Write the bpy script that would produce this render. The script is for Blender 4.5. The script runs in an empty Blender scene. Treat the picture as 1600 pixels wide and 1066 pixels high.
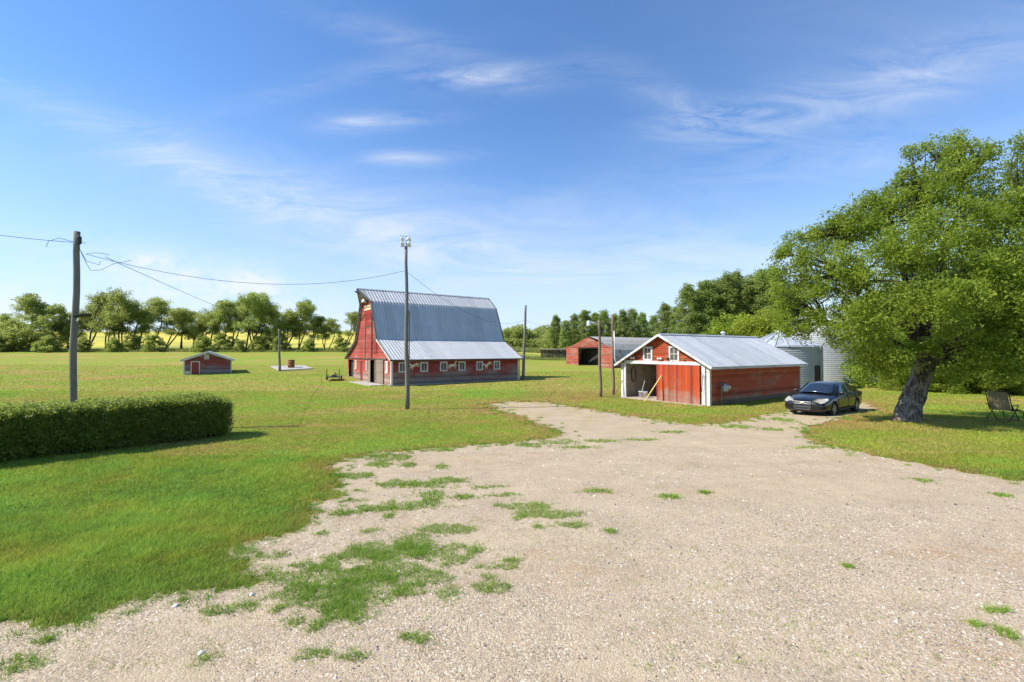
import bpy, bmesh, math, random
import numpy as np
from mathutils import Vector, Matrix
R = math.radians
C = bpy.context.scene.collection
rng = np.random.default_rng(7)
random.seed(7)

# ------------------------------------------------------------------ camera, sky, sun, exposure
F_PX, CX, CY, CAM_H, HORIZON = 740.0, 800.0, 533.0, 3.1, 548.0
PITCH = math.atan((HORIZON - CY) / F_PX)
cam_d = bpy.data.cameras.new("camera"); cam = bpy.data.objects.new("camera", cam_d); C.objects.link(cam)
cam.location = (0, 0, CAM_H); cam.rotation_euler = (R(90) + PITCH, 0, 0)
cam_d.sensor_width = 36; cam_d.lens = 36 * F_PX / 1600; cam_d.clip_end = 6000; cam_d.clip_start = 0.05
bpy.context.scene.camera = cam
SUN_EL, SUN_AZ = R(43), Vector((-1.0, -0.15, 0)).normalized()      # towards the sun
sun_d = bpy.data.lights.new("sun", 'SUN'); sun_d.energy = 4.1; sun_d.angle = R(0.55); sun_d.color = (1.0, 0.95, 0.86)
sun = bpy.data.objects.new("sun", sun_d); C.objects.link(sun)
to_sun = Vector((SUN_AZ.x * math.cos(SUN_EL), SUN_AZ.y * math.cos(SUN_EL), math.sin(SUN_EL)))
sun.rotation_euler = to_sun.to_track_quat('Z', 'Y').to_euler()
S = bpy.context.scene
S.view_settings.view_transform = 'Standard'; S.view_settings.look = 'None'; S.view_settings.gamma = 1
S.view_settings.exposure = 0.84

class NT:
    """tiny node builder"""
    def __init__(s, nt): s.nt = nt; s.nodes = nt.nodes; s.links = nt.links
    def n(s, t, ins=None, **props):
        nd = s.nodes.new(t)
        for k, v in props.items(): setattr(nd, k, v)
        for k, v in (ins or {}).items(): s.set(nd.inputs[k], v)
        return nd
    def set(s, sock, v):
        if isinstance(v, bpy.types.NodeSocket): s.links.new(v, sock)
        elif isinstance(v, bpy.types.Node): s.links.new(v.outputs[0], sock)
        elif isinstance(v, (tuple, list)) and len(v) == 3 and sock.type == 'RGBA': sock.default_value = (*v, 1)
        else: sock.default_value = v
    def m(s, op, a, b=0.0, c=0.0, clamp=False):
        nd = s.nodes.new('ShaderNodeMath'); nd.operation = op; nd.use_clamp = clamp
        for i, v in enumerate((a, b, c)): s.set(nd.inputs[i], v)
        return nd.outputs[0]
    def vm(s, op, a, b=(0, 0, 0)):
        nd = s.nodes.new('ShaderNodeVectorMath'); nd.operation = op
        s.set(nd.inputs[0], a); s.set(nd.inputs[1], b); return nd.outputs[0]
    def mix(s, f, a, b, mode='MIX'):
        nd = s.nodes.new('ShaderNodeMix'); nd.data_type = 'RGBA'; nd.blend_type = mode; nd.clamp_factor = True
        s.set(nd.inputs[0], f); s.set(nd.inputs[6], a); s.set(nd.inputs[7], b); return nd.outputs[2]
    def noise(s, vec, scale, detail=4, rough=.55, dist=0.0):
        nd = s.n('ShaderNodeTexNoise', {'Scale': scale, 'Detail': detail, 'Roughness': rough, 'Distortion': dist})
        if vec is not None: s.links.new(vec, nd.inputs['Vector'])
        return nd.outputs[0]
    def vor(s, vec, scale, feature='F1', out='Distance', rnd=1.0):
        nd = s.n('ShaderNodeTexVoronoi', {'Scale': scale, 'Randomness': rnd}, feature=feature)
        if vec is not None: s.links.new(vec, nd.inputs['Vector'])
        return nd.outputs[out]
    def rng_(s, v, a, b, c=0.0, d=1.0):
        nd = s.n('ShaderNodeMapRange', {0: v, 1: a, 2: b, 3: c, 4: d}); nd.clamp = True; return nd.outputs[0]
    def ramp(s, f, stops):
        nd = s.nodes.new('ShaderNodeValToRGB'); s.set(nd.inputs[0], f)
        el = nd.color_ramp.elements
        while len(el) < len(stops): el.new(.5)
        for e, (p, c) in zip(el, stops): e.position = p; e.color = (*c, 1)
        return nd.outputs[0]
    def scale(s, vec, v):
        return s.vm('MULTIPLY', vec, v)

# world: Nishita sky with thin clouds in chosen directions
w = bpy.data.worlds.new("World"); S.world = w; w.use_nodes = True
t = NT(w.node_tree); t.nodes.clear()
sky = t.n('ShaderNodeTexSky', sky_type='NISHITA', sun_disc=False)
sky.sun_elevation = SUN_EL; sky.sun_rotation = math.atan2(SUN_AZ.x, SUN_AZ.y)
sky.altitude = 500; sky.air_density = 1.0; sky.dust_density = 0.0; sky.ozone_density = 2.6
hs = t.n('ShaderNodeHueSaturation', {'Hue': 0.504, 'Saturation': 1.17, 'Value': 1.0, 'Color': sky})
tc = t.n('ShaderNodeTexCoord').outputs['Generated']
sp = t.n('ShaderNodeSeparateXYZ', {0: tc}).outputs
yy = t.m('MAXIMUM', sp[1], 0.02)
U = t.m('DIVIDE', sp[0], yy); V = t.m('DIVIDE', sp[2], yy)
uv = t.n('ShaderNodeCombineXYZ', {0: U, 1: V}).outputs[0]
wisp = t.noise(t.scale(uv, (2.0, 9.0, 1)), 1.7, 10, .68, 1.1)
puff = t.noise(t.scale(uv, (7, 12, 1)), 1.6, 9, .66, .3)
def blob(px, py, rx, ry, ang, amp, nz, lo, hi):
    u0, v0 = (px - 800) / F_PX, (HORIZON - py) / F_PX
    ca, sa = math.cos(R(ang)), math.sin(R(ang))
    du = t.m('SUBTRACT', U, u0); dv = t.m('SUBTRACT', V, v0)
    a = t.m('ADD', t.m('MULTIPLY', du, ca * F_PX / rx), t.m('MULTIPLY', dv, sa * F_PX / rx))
    b = t.m('ADD', t.m('MULTIPLY', du, -sa * F_PX / ry), t.m('MULTIPLY', dv, ca * F_PX / ry))
    g = t.m('EXPONENT', t.m('MULTIPLY', t.m('ADD', t.m('MULTIPLY', a, a), t.m('MULTIPLY', b, b)), -1.0))
    return t.m('MULTIPLY', t.m('MULTIPLY', g, t.rng_(nz, lo, hi)), amp)
blobs = [(1140, 185, 110, 24, 5, .50, wisp, .35, .62), (1120, 190, 45, 12, 2, .35, wisp, .28, .68), (1330, 150, 260, 46, 14, .42, wisp, .32, .74), (1060, 150, 130, 26, -24, .34, wisp, .32, .74), (1450, 110, 160, 40, 20, .25, wisp, .32, .74),
         (765, 108, 60, 13, 4, .50, wisp, .28, .68), (820, 118, 140, 22, 8, .30, wisp, .32, .72), (700, 116, 90, 14, -4, .30, wisp, .36, .62), (545, 188, 60, 16, 2, .50, wisp, .28, .68), (610, 186, 90, 14, 6, .30, wisp, .36, .62),
         (620, 243, 46, 11, -3, .50, wisp, .28, .68), (660, 246, 80, 10, 4, .25, wisp, .36, .62), (300, 262, 400, 34, -23, .42, wisp, .32, .72), (420, 300, 330, 60, -20, .26, wisp, .3, .66), (680, 372, 320, 40, -12, .42, wisp, .34, .66), (520, 120, 200, 20, 16, .18, wisp, .32, .72),
         (1290, 250, 260, 34, 6, .36, wisp, .32, .74), (620, 50, 160, 24, -16, .28, wisp, .32, .74), (950, 440, 480, 70, 0, .38, wisp, .3, .75), (1150, 400, 260, 40, 4, .22, wisp, .36, .7), (900, 330, 260, 40, -6, .20, wisp, .36, .7),
         (255, 430, 80, 30, -3, .85, puff, .36, .54), (395, 448, 46, 30, 0, 1.0, puff, .34, .50), (330, 462, 170, 24, 0, .60, puff, .34, .6), (210, 410, 60, 12, 6, .6, puff, .4, .6),
         (30, 480, 70, 34, 0, .9, puff, .34, .56), (500, 500, 90, 22, 0, .7, puff, .34, .6), (90, 420, 200, 44, 0, .32, wisp, .34, .7), (120, 380, 200, 20, -6, .3, wisp, .32, .74)]
blobs += [(1540, 60, 420, 140, -8, .17, wisp, -.2, .7), (640, 330, 500, 90, -12, .12, wisp, -.1, .7)]
tot = None
for b_ in blobs:
    o_ = blob(*b_); tot = o_ if tot is None else t.m('ADD', tot, o_)
ahead = t.rng_(sp[1], .05, .25)
tot = t.m('MULTIPLY', t.m('MULTIPLY', t.m('MINIMUM', tot, 1.0), .82), ahead)
low = t.rng_(sp[2], .34, .0, 0, .85)                           # pale air low down
cloudy = t.mix(low, hs.outputs[0], (2.65, 3.25, 4.35))
cloudy = t.mix(tot, cloudy, (4.2, 4.4, 4.8))
bg = t.n('ShaderNodeBackground', {'Color': cloudy, 'Strength': 0.123})
t.links.new(bg.outputs[0], t.n('ShaderNodeOutputWorld').inputs[0])

# ------------------------------------------------------------------ helpers
def terrain(x, y):
    x = np.asarray(x, float); y = np.asarray(y, float)
    z = .30 * np.exp(-((x - 18) ** 2 / 50 + (y - 18.5) ** 2 / 22))
    z = z + .28 * np.exp(-((x + 19) ** 2 / 40 + (y - 52) ** 2 / 20))
    s = np.clip((x + 30) / 45, 0, 1); s = s * s * (3 - 2 * s)
    y0 = 54 + 31 * s
    yc = np.minimum(y, 330)
    d = yc - y0
    z = z + .060 * .5 * (d + np.sqrt(d * d + 36)) - .060 * .5 * (-y0 + np.sqrt(y0 * y0 + 36)) * np.clip(1 - yc / 50, 0, 1)
    z = z + np.where(y > 330, -.01 * (y - 330), 0)
    z = z + .05 * np.sin(x * .21 + 1.3) * np.sin(y * .17) * np.clip((np.hypot(x, y) - 22) / 20, 0, 1)
    return z
def tz(x, y): return float(terrain(x, y))
def ray(px, py):
    a = (px - CX) / F_PX; b = -(py - CY) / F_PX
    return Vector((a, math.cos(PITCH) - b * math.sin(PITCH), math.sin(PITCH) + b * math.cos(PITCH)))
def at(px, py):
    """ground point seen at a pixel of the 1600-wide photograph"""
    d = ray(px, py); s = 2.0
    while s < 900:
        p = Vector((0, 0, CAM_H)) + d * s
        if p.z <= tz(p.x, p.y): break
        s *= 1.004
    lo, hi = s / 1.004, s
    for _ in range(20):
        m_ = (lo + hi) / 2; p = Vector((0, 0, CAM_H)) + d * m_
        if p.z <= tz(p.x, p.y): hi = m_
        else: lo = m_
    p = Vector((0, 0, CAM_H)) + d * hi
    return Vector((p.x, p.y, tz(p.x, p.y)))
def W(px, py, D):
    d = ray(px, py); s = D / d.y
    return Vector((0, 0, CAM_H)) + d * s
def on(px, D):
    x = (px - CX) / F_PX * D; return Vector((x, D, tz(x, D)))

def tag(o, label=None, cat=None, group=None, kind=None):
    if label: o['label'] = label
    if cat: o['category'] = cat
    if group: o['group'] = group
    if kind: o['kind'] = kind
    return o
def empty(name, loc, rz=0, label=None, cat=None, group=None):
    o = bpy.data.objects.new(name, None); C.objects.link(o); o.location = loc; o.rotation_euler = (0, 0, rz)
    o.empty_display_size = .3
    return tag(o, label, cat, group)
class MB:
    def __init__(s): s.v = []; s.f = []; s.M = Matrix.Identity(4)
    def add(s, vs, fs):
        n = len(s.v); s.v += [tuple(s.M @ Vector(v)) for v in vs]; s.f += [tuple(i + n for i in f) for f in fs]
    def quad(s, a, b, c, d): s.add([a, b, c, d], [(0, 1, 2, 3)])
    def box(s, x0, x1, y0, y1, z0, z1):
        s.add([(x0, y0, z0), (x1, y0, z0), (x1, y1, z0), (x0, y1, z0), (x0, y0, z1), (x1, y0, z1), (x1, y1, z1), (x0, y1, z1)],
              [(0, 3, 2, 1), (4, 5, 6, 7), (0, 1, 5, 4), (1, 2, 6, 5), (2, 3, 7, 6), (3, 0, 4, 7)])
    def bar(s, a, b, w_, h_, up=(0, 0, 1)):
        a = Vector(a); b = Vector(b); d = (b - a).normalized(); u = Vector(up)
        if abs(d.dot(u)) > .98: u = Vector((1, 0, 0))
        sx = d.cross(u).normalized() * w_ / 2; sy = sx.cross(d).normalized() * h_ / 2
        vs = [a - sx - sy, a + sx - sy, a + sx + sy, a - sx + sy, b - sx - sy, b + sx - sy, b + sx + sy, b - sx + sy]
        s.add(vs, [(0, 3, 2, 1), (4, 5, 6, 7), (0, 1, 5, 4), (1, 2, 6, 5), (2, 3, 7, 6), (3, 0, 4, 7)])
    def tube(s, pts, rad, n=8, cap=True):
        pts = [Vector(p) for p in pts]
        if not hasattr(rad, '__len__'): rad = [rad] * len(pts)
        vs = []; fs = []; prev = None
        for i, p in enumerate(pts):
            d = (pts[min(i + 1, len(pts) - 1)] - pts[max(i - 1, 0)]).normalized()
            if prev is None: prev = d.cross(Vector((.3, .9, .17))).normalized()
            u = (prev - d * prev.dot(d)).normalized(); prev = u; v = d.cross(u)
            for k in range(n):
                a = 2 * math.pi * k / n; vs.append(p + (u * math.cos(a) + v * math.sin(a)) * rad[i])
        for i in range(len(pts) - 1):
            for k in range(n):
                fs.append((i * n + k, i * n + (k + 1) % n, (i + 1) * n + (k + 1) % n, (i + 1) * n + k))
        if cap: fs.append(tuple(range(n - 1, -1, -1))); fs.append(tuple((len(pts) - 1) * n + k for k in range(n)))
        s.add(vs, fs)
    def lathe(s, prof, c=(0, 0, 0), n=20):
        vs = []; fs = []
        for r, z in prof:
            for k in range(n):
                a = 2 * math.pi * k / n; vs.append((c[0] + r * math.cos(a), c[1] + r * math.sin(a), c[2] + z))
        for i in range(len(prof) - 1):
            for k in range(n): fs.append((i * n + k, i * n + (k + 1) % n, (i + 1) * n + (k + 1) % n, (i + 1) * n + k))
        s.add(vs, fs)
    def build(s, name, mat, parent=None, smooth=False, bevel=0):
        me = bpy.data.meshes.new(name); me.from_pydata(s.v, [], s.f); me.materials.append(mat)
        if smooth: me.polygons.foreach_set('use_smooth', [True] * len(me.polygons))
        me.update(); o = bpy.data.objects.new(name, me); C.objects.link(o)
        if parent: o.parent = parent
        if bevel:
            b = o.modifiers.new('bevel', 'BEVEL'); b.width = bevel; b.segments = 2; b.limit_method = 'ANGLE'
        return o
def np_mesh(name, V_, k, mat, parent=None, tint=None, smooth=False, faces=None, edge=None):
    """V_ (n,3); consecutive groups of k vertices form faces (or explicit faces array)"""
    me = bpy.data.meshes.new(name); V_ = np.ascontiguousarray(V_, np.float32)
    if faces is None: faces = np.arange(len(V_), dtype=np.int32).reshape(-1, k)
    nf, k = faces.shape
    me.vertices.add(len(V_)); me.vertices.foreach_set('co', V_.ravel())
    me.loops.add(nf * k); me.loops.foreach_set('vertex_index', faces.astype(np.int32).ravel())
    me.polygons.add(nf); me.polygons.foreach_set('loop_start', np.arange(0, nf * k, k, dtype=np.int32))
    if tint is not None:
        a = me.attributes.new('tint', 'FLOAT', 'FACE'); a.data.foreach_set('value', np.asarray(tint, np.float32))
    if edge is not None:
        a = me.attributes.new('edge', 'FLOAT', 'FACE'); a.data.foreach_set('value', np.asarray(edge, np.float32))
    me.materials.append(mat); me.update(calc_edges=True)
    if smooth: me.polygons.foreach_set('use_smooth', np.ones(nf, bool))
    o = bpy.data.objects.new(name, me); C.objects.link(o)
    if parent: o.parent = parent
    return o
def copy_tree(o, parent=None):
    c = o.copy(); C.objects.link(c)
    if parent: c.parent = parent
    for ch in list(o.children): copy_tree(ch, c)
    return c

# ------------------------------------------------------------------ materials
def mat(name, fn=None, color=(.5, .5, .5), rough=.7, metal=0.0, spec=.5):
    m_ = bpy.data.materials.new(name); m_.use_nodes = True
    t = NT(m_.node_tree); t.nodes.clear()
    b = t.n('ShaderNodeBsdfPrincipled', {'Base Color': color, 'Roughness': rough, 'Metallic': metal, 'Specular IOR Level': spec})
    t.links.new(b.outputs[0], t.n('ShaderNodeOutputMaterial').inputs[0])
    if fn: fn(t, b)
    return m_
def P(t): return t.n('ShaderNodeNewGeometry').outputs['Position']
def O(t): return t.n('ShaderNodeTexCoord').outputs['Object']
def bump(t, b, h, dist, strength=1.0):
    bp = t.n('ShaderNodeBump', {'Height': h, 'Distance': dist, 'Strength': strength}); t.links.new(bp.outputs[0], b.inputs['Normal'])
def plain_noise(color, scale=8, amt=.25, rough=.7, metal=0.0, bmp=0.0, spec=.5):
    def fn(t, b):
        n = t.noise(O(t), scale, 5)
        c = t.mix(t.rng_(n, .3, .7), tuple(x * (1 - amt) for x in color), tuple(min(1, x * (1 + amt)) for x in color))
        t.set(b.inputs['Base Color'], c)
        if bmp: bump(t, b, t.noise(O(t), scale * 3, 4), bmp)
    return lambda name: mat(name, fn, color, rough, metal, spec)
def grass_col(t, p):
    big = t.noise(t.scale(p, (.10, .16, 1)), 1.0, 5, .6, .5)
    mid = t.noise(t.scale(p, (.55, .9, 1)), 1.0, 5, .6, .3)
    fine = t.noise(p, 9, 4, .6)
    s = t.n('ShaderNodeSeparateXYZ', {0: p}).outputs
    v = t.m('ADD', t.m('MULTIPLY', big, .60), t.m('MULTIPLY', mid, .40))
    v = t.m('ADD', t.m('MULTIPLY', t.m('SUBTRACT', v, .5), 1.35), .5)
    far = t.rng_(s[1], 6, 24, -.09, .035)
    v = t.m('ADD', v, far)
    v = t.m('ADD', v, t.m('MULTIPLY', t.m('SUBTRACT', fine, .5), .16))
    c = t.ramp(v, [(.30, (.19, .31, .045)), (.42, (.23, .315, .042)), (.50, (.27, .30, .042)), (.57, (.29, .285, .058)), (.67, (.38, .295, .085))])
    return c, s, fine
def dry_edge(t, p, c):
    e = t.n('ShaderNodeAttribute', attribute_name='edge').outputs['Fac']       # 1 beside the gravel
    en = t.m('MULTIPLY', e, t.rng_(t.noise(p, .8, 5, .65), .36, .56))
    return t.mix(t.m('MULTIPLY', en, .85), c, (.36, .215, .085))
def lawn_fn(t, b):
    p = P(t); c, s, fine = grass_col(t, p); c = dry_edge(t, p, c)
    near = t.rng_(s[1], 9, 40, .85, 1.0)                                       # sheet darker up close, among the real blades
    c = t.mix(1.0, c, t.n('ShaderNodeCombineColor', {0: near, 1: near, 2: near}).outputs[0], 'MULTIPLY')
    t.set(b.inputs['Base Color'], c)
    h = t.m('ADD', t.noise(p, 14, 5, .7), t.m('MULTIPLY', t.noise(p, 2.2, 4), 1.2))
    bump(t, b, h, .07)
def blade_fn(t, b):
    p = P(t); c, s, fine = grass_col(t, p); c = dry_edge(t, p, c)
    a = t.n('ShaderNodeAttribute', attribute_name='tint').outputs['Fac']
    c = t.mix(t.rng_(a, .80, 1.0, 0, .8), c, (.28, .22, .07))
    c2 = t.n('ShaderNodeHueSaturation', {'Saturation': 1.0, 'Value': t.rng_(a, 0, .8, .62, 1.75), 'Color': c}).outputs[0]
    t.set(b.inputs['Base Color'], c2)
    tr = t.n('ShaderNodeBsdfTranslucent', {'Color': c2})
    mx = t.n('ShaderNodeMixShader', {0: .42}); t.links.new(b.outputs[0], mx.inputs[1]); t.links.new(tr.outputs[0], mx.inputs[2])
    out = [n for n in t.nodes if n.type == 'OUTPUT_MATERIAL'][0]; t.links.new(mx.outputs[0], out.inputs[0])
def leaf_mat(name, dark, light, rough=.55, trans=.35):
    def fn(t, b):
        a = t.n('ShaderNodeAttribute', attribute_name='tint').outputs['Fac']
        oi = t.n('ShaderNodeObjectInfo').outputs['Random']
        c = t.mix(a, dark, light)
        c = t.n('ShaderNodeHueSaturation', {'Hue': t.rng_(oi, 0, 1, .49, .51), 'Value': t.rng_(oi, 0, 1, .85, 1.15), 'Color': c}).outputs[0]
        t.set(b.inputs['Base Color'], c)
        tr = t.n('ShaderNodeBsdfTranslucent', {'Color': t.mix(.5, c, light)})
        mx = t.n('ShaderNodeMixShader', {0: trans}); t.links.new(b.outputs[0], mx.inputs[1]); t.links.new(tr.outputs[0], mx.inputs[2])
        out = [n for n in t.nodes if n.type == 'OUTPUT_MATERIAL'][0]; t.links.new(mx.outputs[0], out.inputs[0])
    return mat(name, fn, dark, rough, 0, .3)
STAINS = [(at(1560, 865).x, at(1560, 865).y, 1.3, .55), (at(1530, 1010).x, at(1530, 1010).y, .7, .55), (at(1100, 768).x, at(1100, 768).y, 1.0, .4), (at(920, 900).x, at(920, 900).y, .9, .5), (at(700, 720).x, at(700, 720).y, 2.2, .7)]
def gravel_fn(t, b):
    p = P(t)
    cell = t.n('ShaderNodeTexVoronoi', {'Scale': 46.0, 'Vector': p}); cell2 = t.n('ShaderNodeTexVoronoi', {'Scale': 105.0, 'Vector': p})
    def stone(cn):
        cs = t.n('ShaderNodeSeparateColor', {0: cn.outputs['Color']}).outputs
        return t.ramp(cs[0], [(0, (.06, .06, .062)), (.16, (.15, .135, .12)), (.35, (.32, .265, .21)), (.6, (.45, .37, .29)), (.78, (.42, .28, .17)), (.88, (.62, .56, .48)), (1, (.80, .76, .7))])
    big = t.noise(p, .35, 6, .6, .4); med = t.noise(p, 2.2, 6, .65)
    k = t.rng_(t.m('ADD', t.m('MULTIPLY', big, .6), t.m('MULTIPLY', med, .4)), .42, .60)
    st = t.mix(.38, stone(cell), stone(cell2))
    dust = t.ramp(t.noise(p, 60, 3), [(.3, (.33, .265, .205)), (.7, (.45, .375, .295))])
    s = t.n('ShaderNodeSeparateXYZ', {0: p}).outputs
    dist = t.rng_(s[1], 5, 16, .80, .25)
    c = t.mix(t.m('MULTIPLY', dist, t.rng_(k, 0, 1, .45, 1.0)), dust, st)
    br = t.rng_(t.noise(t.scale(p, (.5, 1.1, 1)), 1.0, 6, .7, .6), .57, .68)
    c = t.mix(t.m('MULTIPLY', br, .40), c, (.30, .19, .10))
    for (qx, qy, ra, rb) in STAINS:
        g_ = t.m('EXPONENT', t.m('MULTIPLY', t.m('ADD', t.m('POWER', t.m('DIVIDE', t.m('ABSOLUTE', t.m('SUBTRACT', s[0], qx)), ra), 2.0), t.m('POWER', t.m('DIVIDE', t.m('ABSOLUTE', t.m('SUBTRACT', s[1], qy)), rb), 2.0)), -1.0))
        c = t.mix(t.m('MULTIPLY', g_, t.rng_(t.noise(t.scale(p, (1, 2.2, 1)), 1.6, 8, .75, .8), .44, .60, 0, .45)), c, (.33, .20, .115))
    pk = t.rng_(t.noise(t.scale(p, (.28, .9, 1)), 1.0, 7, .72, 1.2), .50, .62)        # packed, finer wheel tracks
    c = t.mix(t.m('MULTIPLY', pk, .55), c, (.44, .365, .275))
    dk = t.rng_(t.noise(p, 1.9, 8, .75, .5), .58, .72)
    c = t.mix(t.m('MULTIPLY', dk, .35), c, (.20, .155, .12))
    c = t.mix(t.m('MULTIPLY', t.rng_(s[1], 17, 27), t.rng_(t.noise(p, .7, 6, .7, .5), .46, .60, 0, .8)), c, (.33, .26, .09))
    tone = t.rng_(t.noise(p, .9, 5, .7), .3, .7, .86, 1.1)
    c = t.mix(1.0, c, t.n('ShaderNodeCombineColor', {0: tone, 1: tone, 2: tone}).outputs[0], 'MULTIPLY')
    c = t.mix(1.0, c, (1.13, 1.08, .93), 'MULTIPLY')
    t.set(b.inputs['Base Color'], c)
    h = t.m('ADD', t.m('MULTIPLY', t.m('SUBTRACT', 1.0, cell.outputs['Distance']), .7), t.m('MULTIPLY', t.m('SUBTRACT', 1.0, cell2.outputs['Distance']), .3))
    h = t.m('ADD', h, t.m('MULTIPLY', t.noise(p, 3, 4), 2.0))
    bump(t, b, h, .011)
def stones_fn(t, b):
    a = t.n('ShaderNodeAttribute', attribute_name='tint').outputs['Fac']
    c = t.ramp(a, [(0, (.07, .07, .075)), (.14, (.15, .135, .125)), (.32, (.30, .25, .20)), (.55, (.44, .36, .285)), (.74, (.45, .29, .18)), (.86, (.62, .56, .48)), (1, (.82, .78, .72))])
    t.set(b.inputs['Base Color'], c)
def painted_wood(name, red, red2, bare, wear, zgrey=0.0, board=0.0, horizontal=True, dirt=None):
    """weathered paint: bare boards showing where the paint has gone; zgrey = height below which it is mostly bare"""
    def fn(t, b):
        p = O(t)
        st = (1.2, 1.2, 14) if horizontal else (14, 14, .8)
        grain = t.noise(t.scale(p, st), 1.6, 6, .65, .2)
        patch = t.noise(t.scale(p, (.5, .5, .9)), 1.3, 6, .68, .5)
        spot = t.noise(t.scale(p, (3, 3, 9) if horizontal else (9, 9, 2)), 2.2, 5, .7)
        s = t.n('ShaderNodeSeparateXYZ', {0: p}).outputs
        v = t.m('ADD', t.m('MULTIPLY', grain, .35), t.m('ADD', t.m('MULTIPLY', patch, .35), t.m('MULTIPLY', spot, .30)))
        v = t.m('ADD', t.m('MULTIPLY', t.m('SUBTRACT', v, .5), 1.6), .5)
        if zgrey: v = t.m('ADD', v, t.rng_(s[2], zgrey * .25, zgrey * 1.25, .12, -.06))
        f = t.rng_(v, wear - .04, wear + .09)
        r = t.mix(t.rng_(grain, .3, .7), red, red2)
        bb = t.mix(t.rng_(spot, .3, .7), bare, tuple(x * .62 for x in bare))
        c = t.mix(f, r, bb)
        if board:
            co = t.m('DIVIDE', s[2] if horizontal else t.m('ADD', s[0], s[1]), board)
            wn = t.n('ShaderNodeTexWhiteNoise', noise_dimensions='1D'); t.links.new(t.m('FLOOR', co), wn.inputs['W'])
            k = t.rng_(wn.outputs['Value'], 0, 1, .68, 1.18)
            c = t.mix(1.0, c, t.n('ShaderNodeCombineColor', {0: k, 1: k, 2: k}).outputs[0], 'MULTIPLY')
        if dirt: c = t.mix(t.rng_(s[2], 0, dirt, .7, 0), c, (.12, .095, .07))
        t.set(b.inputs['Base Color'], c); bump(t, b, grain, .006)
    return mat(name, fn, red, .82, 0, .25)
def galv_fn(base, dark, rust=0.0, streak=(1, 1, .2), rib=0):
    def fn(t, b):
        p = O(t)
        n = t.noise(t.scale(p, streak), 2.0, 5, .6); fine = t.vor(p, 22, out='Color')
        fs = t.n('ShaderNodeSeparateColor', {0: fine}).outputs[0]
        c = t.mix(t.rng_(n, .3, .7), dark, base)
        c = t.mix(t.m('MULTIPLY', fs, .12), c, (.75, .78, .82))
        if rib:
            sx = t.n('ShaderNodeSeparateXYZ', {0: p}).outputs[0]
            wn = t.n('ShaderNodeTexWhiteNoise', noise_dimensions='1D'); t.links.new(t.m('FLOOR', t.m('DIVIDE', sx, rib * 3)), wn.inputs['W'])
            fr = t.m('FRACT', t.m('DIVIDE', sx, rib)); gr = t.m('MULTIPLY', t.rng_(t.m('ABSOLUTE', t.m('SUBTRACT', fr, .62)), .16, .05), t.rng_(n, .3, .6, .55, 1.0))  # rib grooves darkened in the colour, to show relief on shaded slopes
            k = t.m('MULTIPLY', t.rng_(wn.outputs['Value'], 0, 1, .90, 1.06), t.m('SUBTRACT', 1.0, t.m('MULTIPLY', gr, .17)))
            c = t.mix(1.0, c, t.n('ShaderNodeCombineColor', {0: k, 1: k, 2: k}).outputs[0], 'MULTIPLY')
            c = t.mix(t.rng_(t.noise(t.scale(p, (3, 3, .5)), 1.5, 6, .7), .60, .75, 0, .30), c, (.30, .22, .17))
        if rust: c = t.mix(t.rng_(t.noise(p, 1.1, 6, .7), .60, .72, 0, rust), c, (.26, .15, .09))
        t.set(b.inputs['Base Color'], c); t.set(b.inputs['Roughness'], t.rng_(n, .3, .7, .46, .62))
    return fn
def wood_pole_fn(c1, c2):
    def fn(t, b):
        p = O(t); g = t.noise(t.scale(p, (16, 16, .7)), 1.5, 6, .7); q = t.noise(p, 1.2, 4)
        c = t.mix(t.rng_(g, .3, .7), c1, c2); c = t.mix(t.rng_(q, .45, .7, 0, .35), c, (.10, .13, .06))
        t.set(b.inputs['Base Color'], c); bump(t, b, g, .012)
    return fn
def bark_fn(c1, c2, root=None):
    def fn(t, b):
        p = O(t); v = t.vor(t.vm('ADD', t.scale(p, (7, 7, .9)), t.scale(t.n('ShaderNodeTexNoise', {'Vector': p, 'Scale': 2.5}).outputs[1], (2, 2, 1))), 1.6); g = t.noise(t.scale(p, (10, 10, 1.4)), 1.5, 7, .75, .9)
        h = t.m('ADD', v, g); c = t.mix(t.rng_(h, .62, 1.05), c1, c2)
        pt = t.rng_(t.noise(p, 3.2, 6, .7, .8), .44, .56); c = t.mix(t.m('MULTIPLY', pt, .75), c, tuple(x * 1.3 for x in c1))
        if root: s_ = t.n('ShaderNodeSeparateXYZ', {0: p}).outputs; c = t.mix(t.m('MULTIPLY', t.rng_(s_[2], .35, .0), t.rng_(t.noise(p, 5, 4), .45, .6)), c, root)
        t.set(b.inputs['Base Color'], c); bump(t, b, h, .12)
    return fn
def glass_fn(t, b):
    n = t.noise(O(t), 2.5, 3); t.set(b.inputs['Base Color'], t.mix(t.rng_(n, .35, .65), (.03, .045, .05), (.10, .13, .13)))
M = {}
BL_RIB = .30
M['lawn'] = mat('lawn_grass', lawn_fn, rough=.95, spec=.1)
M['blade'] = mat('grass_blades', blade_fn, rough=.6, spec=.2)
M['gravel'] = mat('gravel_surface', gravel_fn, rough=.95, spec=.15)
M['stones'] = mat('gravel_stones', stones_fn, rough=.9, spec=.2)
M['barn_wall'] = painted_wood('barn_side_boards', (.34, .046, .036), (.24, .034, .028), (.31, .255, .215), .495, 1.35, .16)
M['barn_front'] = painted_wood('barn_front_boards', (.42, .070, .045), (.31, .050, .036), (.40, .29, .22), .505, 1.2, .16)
M['barn_mid'] = painted_wood('barn_hay_door_boards', (.36, .028, .018), (.27, .022, .016), (.33, .22, .16), .56, 0, .16)
M['garage_front'] = painted_wood('garage_gable_boards', (.42, .072, .018), (.30, .045, .014), (.38, .22, .14), .53, 0, .14)
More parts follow.
